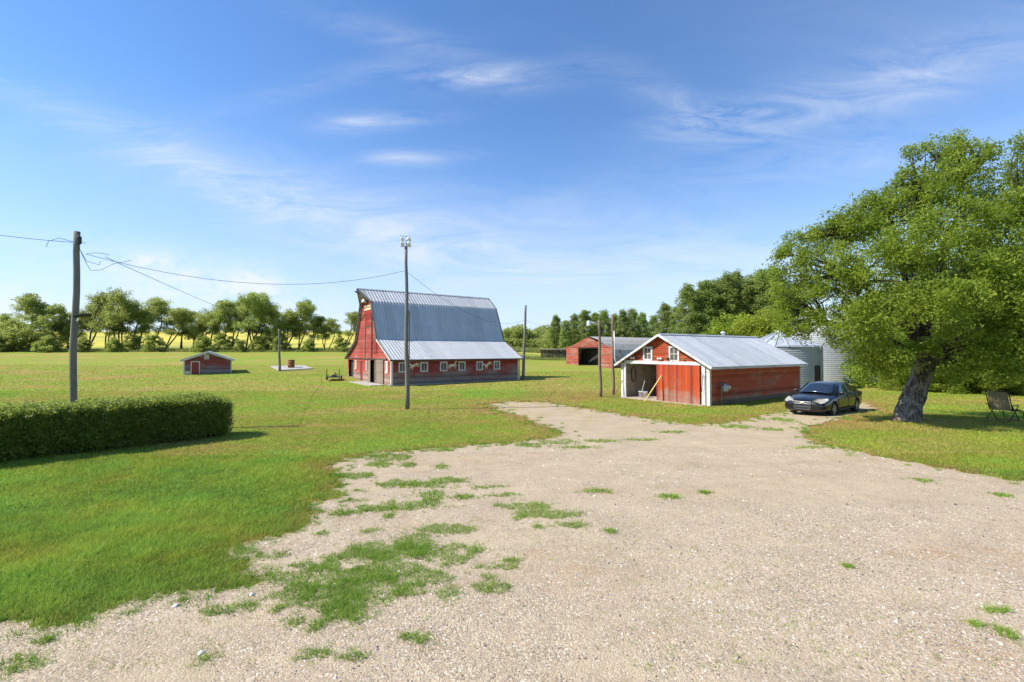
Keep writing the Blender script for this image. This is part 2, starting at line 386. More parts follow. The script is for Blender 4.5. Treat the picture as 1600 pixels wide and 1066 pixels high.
M['garage_side'] = painted_wood('garage_side_boards', (.54, .115, .050), (.38, .078, .038), (.42, .32, .22), .49, .38, .13, dirt=.32)  # red lightened beyond the gable's, to brighten a wall that lies in shade
M['garage_door'] = painted_wood('garage_door_boards', (.46, .075, .018), (.33, .042, .014), (.38, .22, .16), .525, .75, .19, horizontal=False)
M['old_red'] = painted_wood('faded_red_boards', (.40, .075, .04), (.29, .055, .03), (.42, .26, .19), .51, 0, .2)
M['hut_wall'] = painted_wood('hut_boards', (.30, .060, .050), (.22, .048, .042), (.30, .25, .23), .49, 1.3, .16)
M['hut_door'] = mat('dull_red_door', None, (.26, .035, .03), .7)
M['grey_wood'] = painted_wood('bare_grey_boards', (.30, .22, .16), (.22, .165, .125), (.34, .28, .22), .52, 0, .18, horizontal=False)
M['dark_wood'] = painted_wood('weathered_dark_boards', (.10, .09, .08), (.07, .06, .055), (.22, .20, .18), .54, 0, .2, horizontal=False)
M['white'] = painted_wood('weathered_white_paint', (.62, .61, .58), (.54, .53, .50), (.34, .29, .24), .57, 0)
M['cream'] = plain_noise((.62, .50, .33), 6, .3, .8)('cream_board')
M['glass'] = mat('window_glass', glass_fn, rough=.12, spec=.6)
M['roof'] = mat('galvanised_roof', galv_fn((.52, .53, .52), (.42, .43, .43), .0, rib=BL_RIB), rough=.5, metal=.12)
M['roof_garage'] = mat('garage_roof_metal', galv_fn((.43, .46, .48), (.34, .37, .39), .22, rib=.21), rough=.5, metal=.12)
M['bin'] = mat('bin_galvanised', galv_fn((.33, .345, .345), (.25, .265, .27), .0, (.3, .3, 1)), rough=.5, metal=.2)
M['bin_roof'] = mat('bin_roof_metal', galv_fn((.46, .49, .52), (.36, .39, .42)), rough=.45, metal=.2)
M['shingle'] = plain_noise((.34, .33, .31), 2.5, .28, .95, bmp=.01)('grey_shingles')
M['pole'] = mat('grey_pole_wood', wood_pole_fn((.13, .115, .095), (.24, .21, .175)), rough=.9)
M['pole_b'] = mat('brown_pole_wood', wood_pole_fn((.15, .095, .06), (.27, .185, .125)), rough=.9)
M['bark'] = mat('rough_grey_bark', bark_fn((.035, .028, .022), (.40, .35, .29), (.42, .24, .15)), rough=.95)
M['bark_d'] = mat('dark_bark', bark_fn((.035, .028, .022), (.11, .09, .07)), rough=.95)
M['wire'] = mat('dark_cable', None, (.055, .055, .06), .6)
M['galv'] = mat('grey_metal', None, (.45, .47, .48), .45, .6)
M['light_metal'] = mat('pale_metal', None, (.72, .73, .73), .4, .2)
M['iron'] = mat('black_iron', None, (.03, .03, .032), .5, .3)
M['rust'] = plain_noise((.22, .085, .035), 9, .45, .9)('rusty_steel')
M['concrete'] = plain_noise((.40, .37, .32), 1.6, .16, .95)('pale_concrete')
M['floor'] = plain_noise((.42, .33, .26), 2, .2, .95)('dusty_floor')
M['inner'] = plain_noise((.46, .38, .26), 3, .25, .9)('inside_boards')
M['dark_in'] = mat('dark_inside', None, (.035, .03, .028), .95)
M['yellow'] = plain_noise((.72, .54, .14), 12, .1, .6)('yellow_wood')
M['leaf_main'] = leaf_mat('maple_leaves', (.105, .18, .016), (.37, .46, .055), trans=.55)
M['leaf_side'] = leaf_mat('maple_leaves_deeper', (.10, .17, .016), (.35, .44, .055), trans=.55)
M['leaf_wind'] = leaf_mat('windbreak_leaves', (.20, .25, .06), (.46, .52, .13), trans=.55)
M['leaf_pop'] = leaf_mat('poplar_leaves', (.15, .22, .05), (.40, .48, .13), trans=.55)
M['leaf_bush'] = leaf_mat('bright_leaves', (.15, .22, .018), (.40, .46, .05), trans=.45)
M['leaf_dark'] = leaf_mat('shade_leaves', (.11, .17, .022), (.36, .44, .06), trans=.55)
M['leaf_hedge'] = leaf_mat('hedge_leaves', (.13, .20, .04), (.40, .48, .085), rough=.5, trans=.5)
M['weed'] = leaf_mat('tall_weeds', (.17, .23, .04), (.36, .36, .11), trans=.4)
def crop_fn(t, b):
    p = P(t); n = t.noise(t.scale(p, (.02, .006, 1)), 1.0, 4); f = t.noise(t.scale(p, (1.2, .5, 1)), 1.0, 4, .7)
    v = t.m('ADD', t.m('MULTIPLY', n, .6), t.m('MULTIPLY', f, .4))
    t.set(b.inputs['Base Color'], t.ramp(v, [(.38, (.32, .33, .08)), (.5, (.54, .46, .075)), (.62, (.66, .53, .11))]))
M['crop'] = mat('ripening_crop', crop_fn, rough=.95, spec=.1)

# ------------------------------------------------------------------ ground
GR = [(-900, 1010), (0, 976), (80, 972), (150, 957), (250, 936), (300, 922), (360, 916), (398, 912), (392, 888), (350, 860), (400, 846), (440, 836),
      (470, 822), (492, 802), (488, 792), (538, 780), (520, 765), (528, 742), (514, 734), (545, 716), (600, 708), (700, 700), (760, 695), (825, 690),
      (885, 682), (860, 668), (820, 654), (790, 643), (762, 634), (790, 628), (850, 629), (930, 641), (1000, 654), (1085, 665), (1150, 660), (1185, 652),
      (1225, 643), (1290, 625), (1350, 628), (1372, 640), (1320, 652), (1266, 668), (1250, 682), (1290, 697), (1350, 710), (1450, 728), (1600, 752), (2000, 800)]
edge_xy = [at(*p).xy for p in GR]
def frac_line(pts, step, amp, seed):
    r = random.Random(seed); out = []
    for i in range(len(pts) - 1):
        a, b = Vector(pts[i]), Vector(pts[i + 1]); L = (b - a).length; n = max(1, int(L / step)); nv = Vector((-(b - a).y, (b - a).x)).normalized()
        for k in range(n):
            f = k / n; q = a.lerp(b, f); s_ = q.length
            o = math.sin(q.x * 3.1 + q.y * 2.7) * .7 + math.sin(q.x * 7.3 - q.y * 6.1) * .5 + math.sin(q.x * 17.3 + q.y * 13.1) * .25 + r.uniform(-.45, .45)
            out.append(q + nv * o * amp * min(1, n / 3))
    out.append(Vector(pts[-1])); return out
edge_f = frac_line(edge_xy, .055, .17, 3)
poly = edge_f + [Vector((16, 2)), Vector((16, -14)), Vector((-16, -14)), Vector((-16, 3.5))]
PX = np.array([p.x for p in poly]); PY = np.array([p.y for p in poly])
def in_poly(x, y, PXX=PX, PYY=PY):
    inside = np.zeros(len(x), bool); j = len(PXX) - 1
    for i in range(len(PXX)):
        xi, yi, xj, yj = PXX[i], PYY[i], PXX[j], PYY[j]
        if yi != yj:
            c = ((yi > y) != (yj > y)) & (x < (xj - xi) * (y - yi) / (yj - yi) + xi); inside ^= c
        j = i
    return inside
def edge_dist(x, y):
    d = np.full(len(x), 1e9); E = np.array([(p[0], p[1]) for p in edge_xy])
    for i in range(len(E) - 1):
        a, b = E[i], E[i + 1]; ab = b - a; l2 = (ab ** 2).sum() + 1e-9
        tt = np.clip(((x - a[0]) * ab[0] + (y - a[1]) * ab[1]) / l2, 0, 1)
        d = np.minimum(d, np.hypot(x - a[0] - tt * ab[0], y - a[1] - tt * ab[1]))
    return d
def grid(name, xs, ys, mt, zoff=0.0):
    X, Y = np.meshgrid(xs, ys); V_ = np.stack([X.ravel(), Y.ravel(), terrain(X.ravel(), Y.ravel()) + zoff], 1)
    nx, ny = len(xs), len(ys); i = np.arange(nx * ny).reshape(ny, nx)
    Fc = np.stack([i[:-1, :-1].ravel(), i[:-1, 1:].ravel(), i[1:, 1:].ravel(), i[1:, :-1].ravel()], 1)
    return np_mesh(name, V_, 4, mt, faces=Fc, smooth=True), V_
def geo(a, b, d0, g):
    out = [a]; d = d0
    while out[-1] + d < b: out.append(out[-1] + d); d *= g
    out.append(b); return out
ys = [-40, -30, -22, -15, -10] + geo(-6, 120, .35, 1.012)
xh = geo(0, 700, .45, 1.03); xs = [-v for v in xh[::-1]][:-1] + xh
lawn, LV = grid('lawn', np.array(xs), np.array(ys), M['lawn'])
tag(lawn, kind='structure')
at_ = lawn.data.attributes.new('edge', 'FLOAT', 'POINT')
DRY = [(900, 620, 3.5, 3.2, .9), (850, 606, 2.0, 5.0, .7), (770, 636, 1.5, 2.5, .8), (1060, 650, 3, .8, .7), (1440, 735, 1.2, 1.6, .5), (1400, 662, 1.5, 1.0, .6), (200, 590, 9, 3, .35), (640, 655, 2.4, 1.6, .4), (330, 700, 2.0, 1.0, .4)]
DRYP = [(at(a, b).x, at(a, b).y, c_, d_, e_) for a, b, c_, d_, e_ in DRY]
def edge_val(x, y):
    ed = edge_dist(x, y); farw = np.clip(y / 25, .18, 1.6)
    v = np.exp(-(ed / (.9 * farw)) ** 2) * np.clip(y / 16, .25, 1)
    for a, b, c_, d_, e_ in DRYP: v = v + np.exp(-(((x - a) / c_) ** 2 + ((y - b) / d_) ** 2)) * e_
    return np.clip(v, 0, 1)
at_.data.foreach_set('value', edge_val(LV[:, 0], LV[:, 1]).astype(np.float32))
field, _ = grid('crop_field', np.array([-900, -600, -400] + list(np.arange(-300, 301, 10)) + [400, 600, 900]), np.array(list(np.arange(120, 340, 6)) + [360, 420, 520, 800, 1500]), M['crop'])
tag(field, kind='structure')
# driveway: one draped sheet with a ragged edge
bm = bmesh.new()
vs = [bm.verts.new((p.x, p.y, tz(p.x, p.y) + .006)) for p in poly]
bm.faces.new(vs); bmesh.ops.triangulate(bm, faces=bm.faces[:])
for cut in range(-12, 34, 1):
    g_ = bm.verts[:] + bm.edges[:] + bm.faces[:]
    bmesh.ops.bisect_plane(bm, geom=g_, plane_co=(0, cut, 0), plane_no=(0, 1, 0))
for cut in range(-14, 24, 1):
    g_ = bm.verts[:] + bm.edges[:] + bm.faces[:]
    bmesh.ops.bisect_plane(bm, geom=g_, plane_co=(cut, 0, 0), plane_no=(1, 0, 0))
for v in bm.verts: v.co.z = tz(v.co.x, v.co.y) + .012
me = bpy.data.meshes.new('driveway'); bm.to_mesh(me); bm.free(); me.materials.append(M['gravel'])
for pl in me.polygons:
    if pl.normal.z < 0: pl.flip()
drv = bpy.data.objects.new('driveway', me); C.objects.link(drv); tag(drv, kind='structure')

# ---- blades, weeds and stones (stuff)
def vnoise(x, y, s, seed=0):
    r = np.random.default_rng(seed); T = r.random((64, 64))
    xs_, ys_ = x / s, y / s; xi, yi = np.floor(xs_).astype(int), np.floor(ys_).astype(int); fx, fy = xs_ - xi, ys_ - yi
    fx = fx * fx * (3 - 2 * fx); fy = fy * fy * (3 - 2 * fy)
    g = lambda a, b: T[a % 64, b % 64]
    return (g(xi, yi) * (1 - fx) + g(xi + 1, yi) * fx) * (1 - fy) + (g(xi, yi + 1) * (1 - fx) + g(xi + 1, yi + 1) * fx) * fy
def blades(x, y, h, wd, lean=.6):
    n = len(x); a = rng.random(n) * 2 * np.pi; l = (rng.random(n) * lean) * h; b = rng.random(n) * 2 * np.pi
    z = terrain(x, y); V_ = np.empty((n, 3, 3))
    dx, dy = np.cos(a) * wd / 2, np.sin(a) * wd / 2
    V_[:, 0] = np.stack([x - dx, y - dy, z - .004], 1); V_[:, 1] = np.stack([x + dx, y + dy, z - .004], 1)
    V_[:, 2] = np.stack([x + np.cos(b) * l, y + np.sin(b) * l, z + h], 1)
    return V_.reshape(-1, 3)
BUILD_FOOT = []     # footprints to keep grass out of (filled with the buildings' rectangles)
CS, SN = .817, .577
def foot(o, L_, W_):
    o = Vector(o); a = Vector((CS, SN)); b = Vector((-SN, CS))
    return [o, o + a * L_, o + a * L_ + b * W_, o + b * W_]
GAR_O, BARN_O = (11.0, 26.4), (-10.5, 41.3)
feet = [foot(GAR_O, 10.8, 6.34), foot(BARN_O, 13.8, 12.9)]
VV = []; TT = []; EE = []
for (y0, y1, dens, h, wd) in [(4.6, 9, 3400, .062, .0095), (9, 14, 1400, .060, .0145), (14, 22, 520, .050, .017), (22, 36, 170, .055, .028), (36, 70, 26, .07, .055)]:
    A = (y1 - y0) * (y1 + y0) * 1.13; n = int(A * dens)
    y = np.sqrt(rng.random(n) * (y1 * y1 - y0 * y0) + y0 * y0); x = (rng.random(n) * 2 - 1) * 1.13 * y
    js = .09 if y1 < 15 else .16; jx, jy = rng.normal(0, js, n), rng.normal(0, js, n)
    keep = ~in_poly(x + jx, y + jy)
    for ft in feet: keep &= ~in_poly(x, y, np.array([p[0] for p in ft]), np.array([p[1] for p in ft]))
    x, y = x[keep], y[keep]
    cl = vnoise(x, y, .22, 3) * .5 + vnoise(x, y, 1.3, 4) * .5
    ed_ = np.clip(edge_dist(x, y) / .5, 0, 1) if y1 < 23 else 1
    hh = h * (.45 + .75 * cl + .5 * rng.random(len(x)) ** 2) * (1.25 if y1 <= 14 else 1)
    VV.append(blades(x, y, hh, wd * (.8 + .7 * rng.random(len(x))), 1.7)); EE.append(edge_val(x, y)); TT.append(np.clip(cl * .6 + rng.random(len(x)) * .4, 0, 1))
tag(np_mesh('grass', np.concatenate(VV), 3, M['blade'], tint=np.concatenate(TT), edge=np.concatenate(EE)), 'mown green lawn grass around the gravel yard', 'grass', kind='stuff')
WEEDS = [(470, 905, 55, 20), (450, 930, 35, 16), (520, 930, 45, 22), (570, 935, 60, 30), (560, 965, 22, 12), (600, 862, 60, 12), (560, 868, 30, 9), (650, 848, 30, 12),
         (700, 828, 42, 9), (690, 868, 42, 17), (610, 888, 50, 14), (665, 905, 45, 12), (695, 930, 20, 14), (640, 790, 45, 8), (590, 795, 35, 5), (675, 775, 22, 8),
         (620, 757, 32, 6), (665, 760, 35, 5), (700, 752, 25, 4), (560, 745, 22, 4), (575, 900, 40, 12), (625, 868, 34, 9), (640, 925, 30, 14), (540, 945, 34, 14), (500, 885, 26, 9), (545, 800, 26, 4), (530, 804, 15, 3), (340, 955, 24, 7), (390, 948, 11, 5), (460, 972, 13, 7),
         (497, 978, 11, 9), (490, 1026, 22, 8), (548, 1028, 18, 6), (662, 1003, 12, 8), (636, 997, 10, 4), (25, 1042, 36, 11), (72, 1002, 10, 4), (124, 977, 14, 6),
         (324, 1032, 9, 5), (436, 953, 8, 4), (768, 920, 24, 8), (775, 888, 28, 4), (765, 905, 8, 4), (820, 792, 45, 5), (855, 805, 50, 6), (895, 822, 25, 4), (812, 811, 9, 4),
         (933, 769, 20, 3), (1038, 778, 10, 2.5), (1055, 777, 7, 2), (1570, 992, 13, 6), (1555, 955, 16, 3), (1525, 978, 8, 3), (1325, 886, 6, 2), (610, 716, 35, 5), (590, 728, 22, 4),
         (640, 728, 10, 3), (690, 703, 20, 3), (692, 730, 9, 3), (760, 762, 25, 3), (785, 775, 20, 3), (720, 778, 18, 3), (845, 824, 12, 3), (954, 832, 7, 3), (935, 690, 25, 2), (870, 692, 30, 3),
         (830, 697, 25, 2.5), (1225, 657, 14, 3), (1205, 672, 16, 2), (1270, 700, 30, 1.5), (1440, 752, 16, 2), (1568, 775, 10, 2), (1100, 771, 8, 1.5), (405, 873, 10, 4), (440, 868, 10, 4),
         (520, 874, 12, 4), (580, 830, 12, 5), (607, 808, 6, 4), (382, 862, 18, 5), (372, 880, 22, 7), (505, 835, 8, 3), (900, 700, 30, 2), (745, 860, 10, 5), (800, 878, 10, 3), (1045, 676, 20, 1.5),
         (1150, 668, 25, 2), (1000, 688, 25, 1.2)]
VV = []; TT = []
for (cx, cy, rx, ry) in WEEDS:
    p0 = at(cx, cy); px_m = F_PX / p0.y; wx = rx / px_m; wy = (at(cx, cy - ry) - at(cx, cy + ry)).length / 2
    dens = 2600 if p0.y < 9 else (1200 if p0.y < 14 else 500); n = int(min(26000, dens * wx * wy * 4.4) * 1.15) + 60
    rr = np.sqrt(rng.random(n)) * 1.2; aa = rng.random(n) * 2 * np.pi
    x = p0.x + np.cos(aa) * rr * wx; y = p0.y + np.sin(aa) * rr * wy
    nz = vnoise(x, y, .28, 9) * .6 + vnoise(x, y, .10, 10) * .4
    k = nz + rng.normal(0, .05, n) > .16 + .44 * (rr / 1.12) ** 2.4; x, y, nz = x[k], y[k], nz[k]
    g = p0.y < 9
    VV.append(blades(x, y, (.018 + .055 * nz * rng.random(len(x)) ** .6) * (1 if g else 1.1) + .012, (.008 if g else .014 if p0.y < 14 else .024) * (.7 + .8 * rng.random(len(x))), 2.2))
    TT.append(np.clip(rng.random(len(x)) * .8 + .05, 0, 1))
for i in range(len(edge_xy) - 1):
    a, b = edge_xy[i], edge_xy[i + 1]; L_ = (b - a).length
    if a.x < -12 and a.y < 7: continue
    if max(a.x, b.x) > 20: continue
    D_ = (a + b).length / 2; nt = int(L_ * (16 if D_ < 16 else 6)); 
    if nt < 1: continue
    tt_ = rng.random(nt); ox, oy = rng.normal(0, .16 + .008 * D_, nt), rng.normal(0, .16 + .008 * D_, nt)
    x = a.x + (b.x - a.x) * tt_ + ox; y = a.y + (b.y - a.y) * tt_ + oy; m1 = 46
    sz = np.repeat(.02 + .07 * rng.random(nt), m1)
    x = np.repeat(x, m1) + rng.normal(size=nt * m1) * sz; y = np.repeat(y, m1) + rng.normal(size=nt * m1) * sz * .8
    VV.append(blades(x, y, .02 + .045 * rng.random(len(x)), (.008 if D_ < 10 else .013 if D_ < 18 else .022) + 0 * x, 1.5)); TT.append(np.clip(np.repeat(rng.random(nt) ** 2, m1) * .6 + .4 * rng.random(len(x)), 0, 1))
for (cx, cy, rx, ry) in WEEDS:                                         # thin dry growth round every patch
    p0 = at(cx, cy); wx = rx * p0.y / F_PX; wy = (at(cx, cy - ry) - at(cx, cy + ry)).length / 2; nt = int(min(70, 14 + 26 * wx * wy)); m1 = 9
    rr = 1.0 + .55 * np.abs(rng.normal(size=nt)); aa = rng.random(nt) * 6.28
    x = np.repeat(p0.x + np.cos(aa) * rr * wx, m1) + rng.normal(0, .022, nt * m1); y = np.repeat(p0.y + np.sin(aa) * rr * wy, m1) + rng.normal(0, .022, nt * m1)
    VV.append(blades(x, y, .012 + .035 * rng.random(len(x)), (.008 if p0.y < 9 else .013 if p0.y < 14 else .02) + 0 * x, 1.8)); TT.append(np.repeat(rng.random(nt), m1) * .7 + .3 * rng.random(len(x)))
n = 2600; y = 4.6 + 12 * rng.random(n) ** 1.3; x = (rng.random(n) * 2 - 1) * 1.1 * y + 0; k = in_poly(x, y) & (vnoise(x, y, 1.7, 21) > .5) & (x < 3 + 4 * rng.random(n)); x, y = x[k], y[k]
x = np.repeat(x, 7) + rng.normal(0, .035, len(x) * 7); y = np.repeat(y, 7) + rng.normal(0, .035, len(y) * 7)
VV.append(blades(x, y, .012 + .03 * rng.random(len(x)), .008 + 0 * x, 1.4)); TT.append(.3 + .7 * rng.random(len(x)))
def weed_fn(t, b):
    a = t.n('ShaderNodeAttribute', attribute_name='tint').outputs['Fac']
    c = t.ramp(a, [(0, (.15, .30, .03)), (.5, (.24, .38, .045)), (.82, (.32, .40, .07)), (1, (.44, .33, .13))]); t.set(b.inputs['Base Color'], c)
    tr = t.n('ShaderNodeBsdfTranslucent', {'Color': c}); mx = t.n('ShaderNodeMixShader', {0: .3}); t.links.new(b.outputs[0], mx.inputs[1]); t.links.new(tr.outputs[0], mx.inputs[2])
    out = [n for n in t.nodes if n.type == 'OUTPUT_MATERIAL'][0]; t.links.new(mx.outputs[0], out.inputs[0])
M['weedpatch'] = mat('weed_blades', weed_fn, rough=.6, spec=.2)
tag(np_mesh('weeds', np.concatenate(VV) + np.array([0, 0, .012]), 3, M['weedpatch'], tint=np.concatenate(TT)), 'low green weeds spreading in patches over the gravel', 'weeds', kind='stuff')
# stones
oct_v = np.array([(1, 0, 0), (0, 1, 0), (-1, 0, 0), (0, -1, 0), (0, 0, 1), (0, 0, -1)], float)
oct_f = np.array([(0, 1, 4), (1, 2, 4), (2, 3, 4), (3, 0, 4)])
def stones(x, y, r):
    n = len(x); a = rng.random(n) * 6.28; sc = np.stack([r * (.8 + .6 * rng.random(n)), r * (.6 + .5 * rng.random(n)), r * (.45 + .5 * rng.random(n))], 1)
    v = oct_v[None, :5] * sc[:, None, :] * (1 + .25 * rng.normal(size=(n, 5, 1)).clip(-1, 1)); v[:, 4, :2] += rng.normal(0, .35, (n, 2)) * r[:, None]
    c, s_ = np.cos(a)[:, None], np.sin(a)[:, None]
    vx = v[:, :, 0] * c - v[:, :, 1] * s_; vy = v[:, :, 0] * s_ + v[:, :, 1] * c
    V_ = np.stack([vx + x[:, None], vy + y[:, None], v[:, :, 2] + terrain(x, y)[:, None] + .010], 2)
    Fc = oct_f[None] + (np.arange(n) * 5)[:, None, None]
    return V_.reshape(-1, 3), Fc.reshape(-1, 3), n
XS = []; YS = []; RS = []
for (y0, y1, dens, r0) in [(4.1, 6.5, 2600, .0085), (6.5, 9.5, 1000, .010), (9.5, 15, 120, .014)]:
    A = (y1 * y1 - y0 * y0) * 1.13; n = int(A * dens); y = np.sqrt(rng.random(n) * (y1 * y1 - y0 * y0) + y0 * y0); x = (rng.random(n) * 2 - 1) * 1.13 * y
    d_ = vnoise(x, y, 1.5, 31) * .5 + vnoise(x, y, .35, 32) * .5 + np.clip((x - 0) * .03, -.12, .12)
    k = in_poly(x, y) & (d_ > .30 + .35 * rng.random(n)); x, y = x[k], y[k]
    XS.append(x); YS.append(y); RS.append(r0 * (.5 + .8 * rng.random(len(x)) ** 2 + 1.3 * rng.random(len(x)) ** 9))
V_, Fc, n = stones(np.concatenate(XS), np.concatenate(YS), np.concatenate(RS))
tag(np_mesh('gravel', V_, 3, M['stones'], faces=Fc, tint=np.repeat(rng.random(n), 4)), 'loose mixed gravel stones strewn over the yard', 'gravel', kind='stuff')
def rock(px, py, r, label):
    p = at(px, py); m_ = MB(); bmx = bmesh.new(); bmesh.ops.create_icosphere(bmx, subdivisions=2, radius=r)
    rr = random.Random(px)
    for v in bmx.verts: v.co *= rr.uniform(.8, 1.15); v.co.z *= .7
    m_.add([v.co for v in bmx.verts], [tuple(v.index for v in f.verts) for f in bmx.faces]); bmx.free()
    o = m_.build('stone', M['light_metal_s'], None); o.location = (p.x, p.y, p.z + r * .4); tag(o, label, 'stone', 'pale stones on the gravel')
M['light_metal_s'] = plain_noise((.66, .62, .57), 20, .12, .95)('pale_stone')
rock(274, 949, .036, 'pale stone on the gravel below the lawn edge, left of the weed clump')
rock(394, 931, .034, 'pale stone on the gravel beside the largest weed patch')
rock(314, 1023, .036, 'white stone lowest on the gravel, just above a tiny weed tuft')

# ------------------------------------------------------------------ building helpers
def siding(name, org, u, nrm, spans, z1, mt, parent, holes=(), bh=.15, z0=0.0, lip=.026):
    """clapboards; spans(z) -> (u0,u1) of the wall at height z"""
    org, u, nrm = Vector(org), Vector(u), Vector(nrm); m_ = MB()
    cuts = set(round(z0 + k * bh, 4) for k in range(int((z1 - z0) / bh) + 1)) | {z1}
    for h in holes: cuts |= {h[2], h[3]}
    cuts = sorted(c for c in cuts if z0 <= c <= z1)
    def P3(uu, z, off): return org + u * uu + nrm * off + Vector((0, 0, z))
    flip = u.cross(Vector((0, 0, 1))).dot(nrm) < 0
    for a, b in zip(cuts[:-1], cuts[1:]):
        if b - a < 1e-4: continue
        mid = (a + b) / 2; k = math.floor((mid - z0) / bh); f = lambda z: lip * (1 - (z - z0 - k * bh) / bh)
        s0, s1 = spans(a + 1e-4), spans(b - 1e-4)
        segs = [(0.0, 1.0)]
        for h in holes:
            if h[2] < mid < h[3]:
                w0 = spans(mid); L_ = w0[1] - w0[0]; q0, q1 = (h[0] - w0[0]) / L_, (h[1] - w0[0]) / L_; new = []
                for (p, q) in segs:
                    if q1 <= p or q0 >= q: new.append((p, q)); continue
                    if q0 > p: new.append((p, q0))
                    if q1 < q: new.append((q1, q))
                segs = new
        for (p, q) in segs:
            ua, ub = s0[0] + (s0[1] - s0[0]) * p, s0[0] + (s0[1] - s0[0]) * q
            uc, ud = s1[0] + (s1[1] - s1[0]) * q, s1[0] + (s1[1] - s1[0]) * p
            if 0 < p: ud = ua
            if q < 1: uc = ub
            vs = [P3(ua, a, f(a)), P3(ub, a, f(a)), P3(uc, b, f(b)), P3(ud, b, f(b))]
            m_.add(vs, [(0, 1, 2, 3) if not flip else (3, 2, 1, 0)])
            if abs(a - (z0 + k * bh)) < 1e-3 and a > z0:
                m_.add([P3(ua, a, 0), P3(ub, a, 0), P3(ub, a, lip), P3(ua, a, lip)], [(0, 1, 2, 3)])
    return m_.build(name, mt, parent)
def ribbed(mb, a0, a1, b0, b1, spacing=.30, amp=.024, thick=.03):
    """roof sheet between edge a0->a1 (top) and b0->b1 (bottom), ribs run from top to bottom"""
    a0, a1, b0, b1 = map(Vector, (a0, a1, b0, b1)); n = max(2, int(((a1 - a0).length + (b1 - b0).length) / 2 / spacing))
    nv = (a1 - a0).cross(b0 - a0)
    if nv.z < 0: nv = -nv
    nv.normalize(); vs = []; fs = []
    pr = [(0, 0), (.10, 1), (.24, 1), (.34, 0)]
    ts = [((i + p) / n, h) for i in range(n) for (p, h) in pr] + [(1, 0)]
    for (f, h) in ts:
        vs.append(a0.lerp(a1, f) + nv * h * amp); vs.append(b0.lerp(b1, f) + nv * h * amp)
    for i in range(len(ts) - 1): fs.append((2 * i, 2 * i + 1, 2 * i + 3, 2 * i + 2))
    k = len(vs); vs += [a0 - nv * thick, b0 - nv * thick, b1 - nv * thick, a1 - nv * thick]
    fs += [(k, k + 1, k + 2, k + 3)]
    fs += [(0, 1, k + 1, k), (len(ts) * 2 - 2, len(ts) * 2 - 1, k + 2, k + 3)]
    mb.add(vs, fs)
def window(parent, org, u, nrm, w_, h_, fw=.11, grid_=(2, 2), frame='white', pane='glass', dep=.05):
    """window with its lower centre at org; sub-parts frame, sill, pane"""
    org, u, nrm = Vector(org), Vector(u), Vector(nrm); Z = Vector((0, 0, 1))
    m_ = MB()
    def b(mb, u0, u1, z0, z1, n0, n1):
        vs = []
        for n_ in (n0, n1):
            for (uu, zz) in ((u0, z0), (u1, z0), (u1, z1), (u0, z1)): vs.append(org + u * uu + Z * zz + nrm * n_)
        mb.add(vs, [(0, 3, 2, 1), (4, 5, 6, 7), (0, 1, 5, 4), (1, 2, 6, 5), (2, 3, 7, 6), (3, 0, 4, 7)])
    b(m_, -w_ / 2 - fw, -w_ / 2, -fw, h_ + fw, -.02, dep); b(m_, w_ / 2, w_ / 2 + fw, -fw, h_ + fw, -.02, dep)
    b(m_, -w_ / 2, w_ / 2, h_, h_ + fw, -.02, dep - .003); b(m_, -w_ / 2, w_ / 2, -fw, 0, -.02, dep + .02)
    fr = m_.build('window', M[frame], parent)
    g = MB(); b(g, -w_ / 2, w_ / 2, 0, h_, -.015, .004); g.build('pane', M[pane], fr)
    if grid_:
        q = MB(); nx, nz = grid_
        for i in range(1, nx): b(q, -w_ / 2 + w_ * i / nx - .018, -w_ / 2 + w_ * i / nx + .018, 0, h_, .004, .028)
        for i in range(1, nz): b(q, -w_ / 2, w_ / 2, h_ * i / nz - .018, h_ * i / nz + .018, .004, .024)
        q.build('muntin', M[frame], fr)
    return fr

RZ = math.atan2(SN, CS)
# ------------------------------------------------------------------ barn
BL, BW = 13.8, 12.9; BC = BW / 2
barn = empty('barn', (*BARN_O, tz(*BARN_O)), RZ, 'large red gambrel-roofed barn with metal roof and horse cut-outs on its side', 'barn')
PROF = [(0, 9.05), (1.64, 7.75), (3.25, 4.08), (BC, 2.42)]        # half profile of the gable wall
def barn_span(z):
    if z <= 2.42: return (0, BW)
    for (a, za), (b, zb) in zip(PROF[:-1], PROF[1:]):
        if zb <= z <= za:
            f = (za - z) / (za - zb); h = a + (b - a) * f; return (BC - h, BC + h)
    return (BC - .02, BC + .02)
fh = [(10.9, 12.55, -1, 2.15), (7.75, 8.45, -1, 2.05), (3.9, 5.45, -1, 2.2)]
siding('wall', (0, 0, -.4), (0, 1, 0), (-1, 0, 0), lambda z: barn_span(z - .4), 9.4, M['barn_front'], barn, [(a, b, 0, d + .4) for a, b, c, d in fh], bh=.16)
wz = [1.01, 3.06, 5.03, 6.97, 8.94, 10.96]
siding('wall', (0, 0, -.3), (1, 0, 0), (0, -1, 0), lambda z: (0, BL), 2.75, M['barn_wall'], barn, bh=.16)
siding('wall', (BL, 0, -.3), (0, 1, 0), (1, 0, 0), lambda z: barn_span(z - .3), 9.3, M['barn_wall'], barn, bh=.16)
siding('wall', (0, BW, -.3), (1, 0, 0), (0, 1, 0), lambda z: (0, BL), 2.75, M['barn_wall'], barn, bh=.16)
rf = MB(); OV = .22
PR = [(0, 9.15), (1.66, 7.84), (3.27, 4.16), (BC + .38, 2.30)]
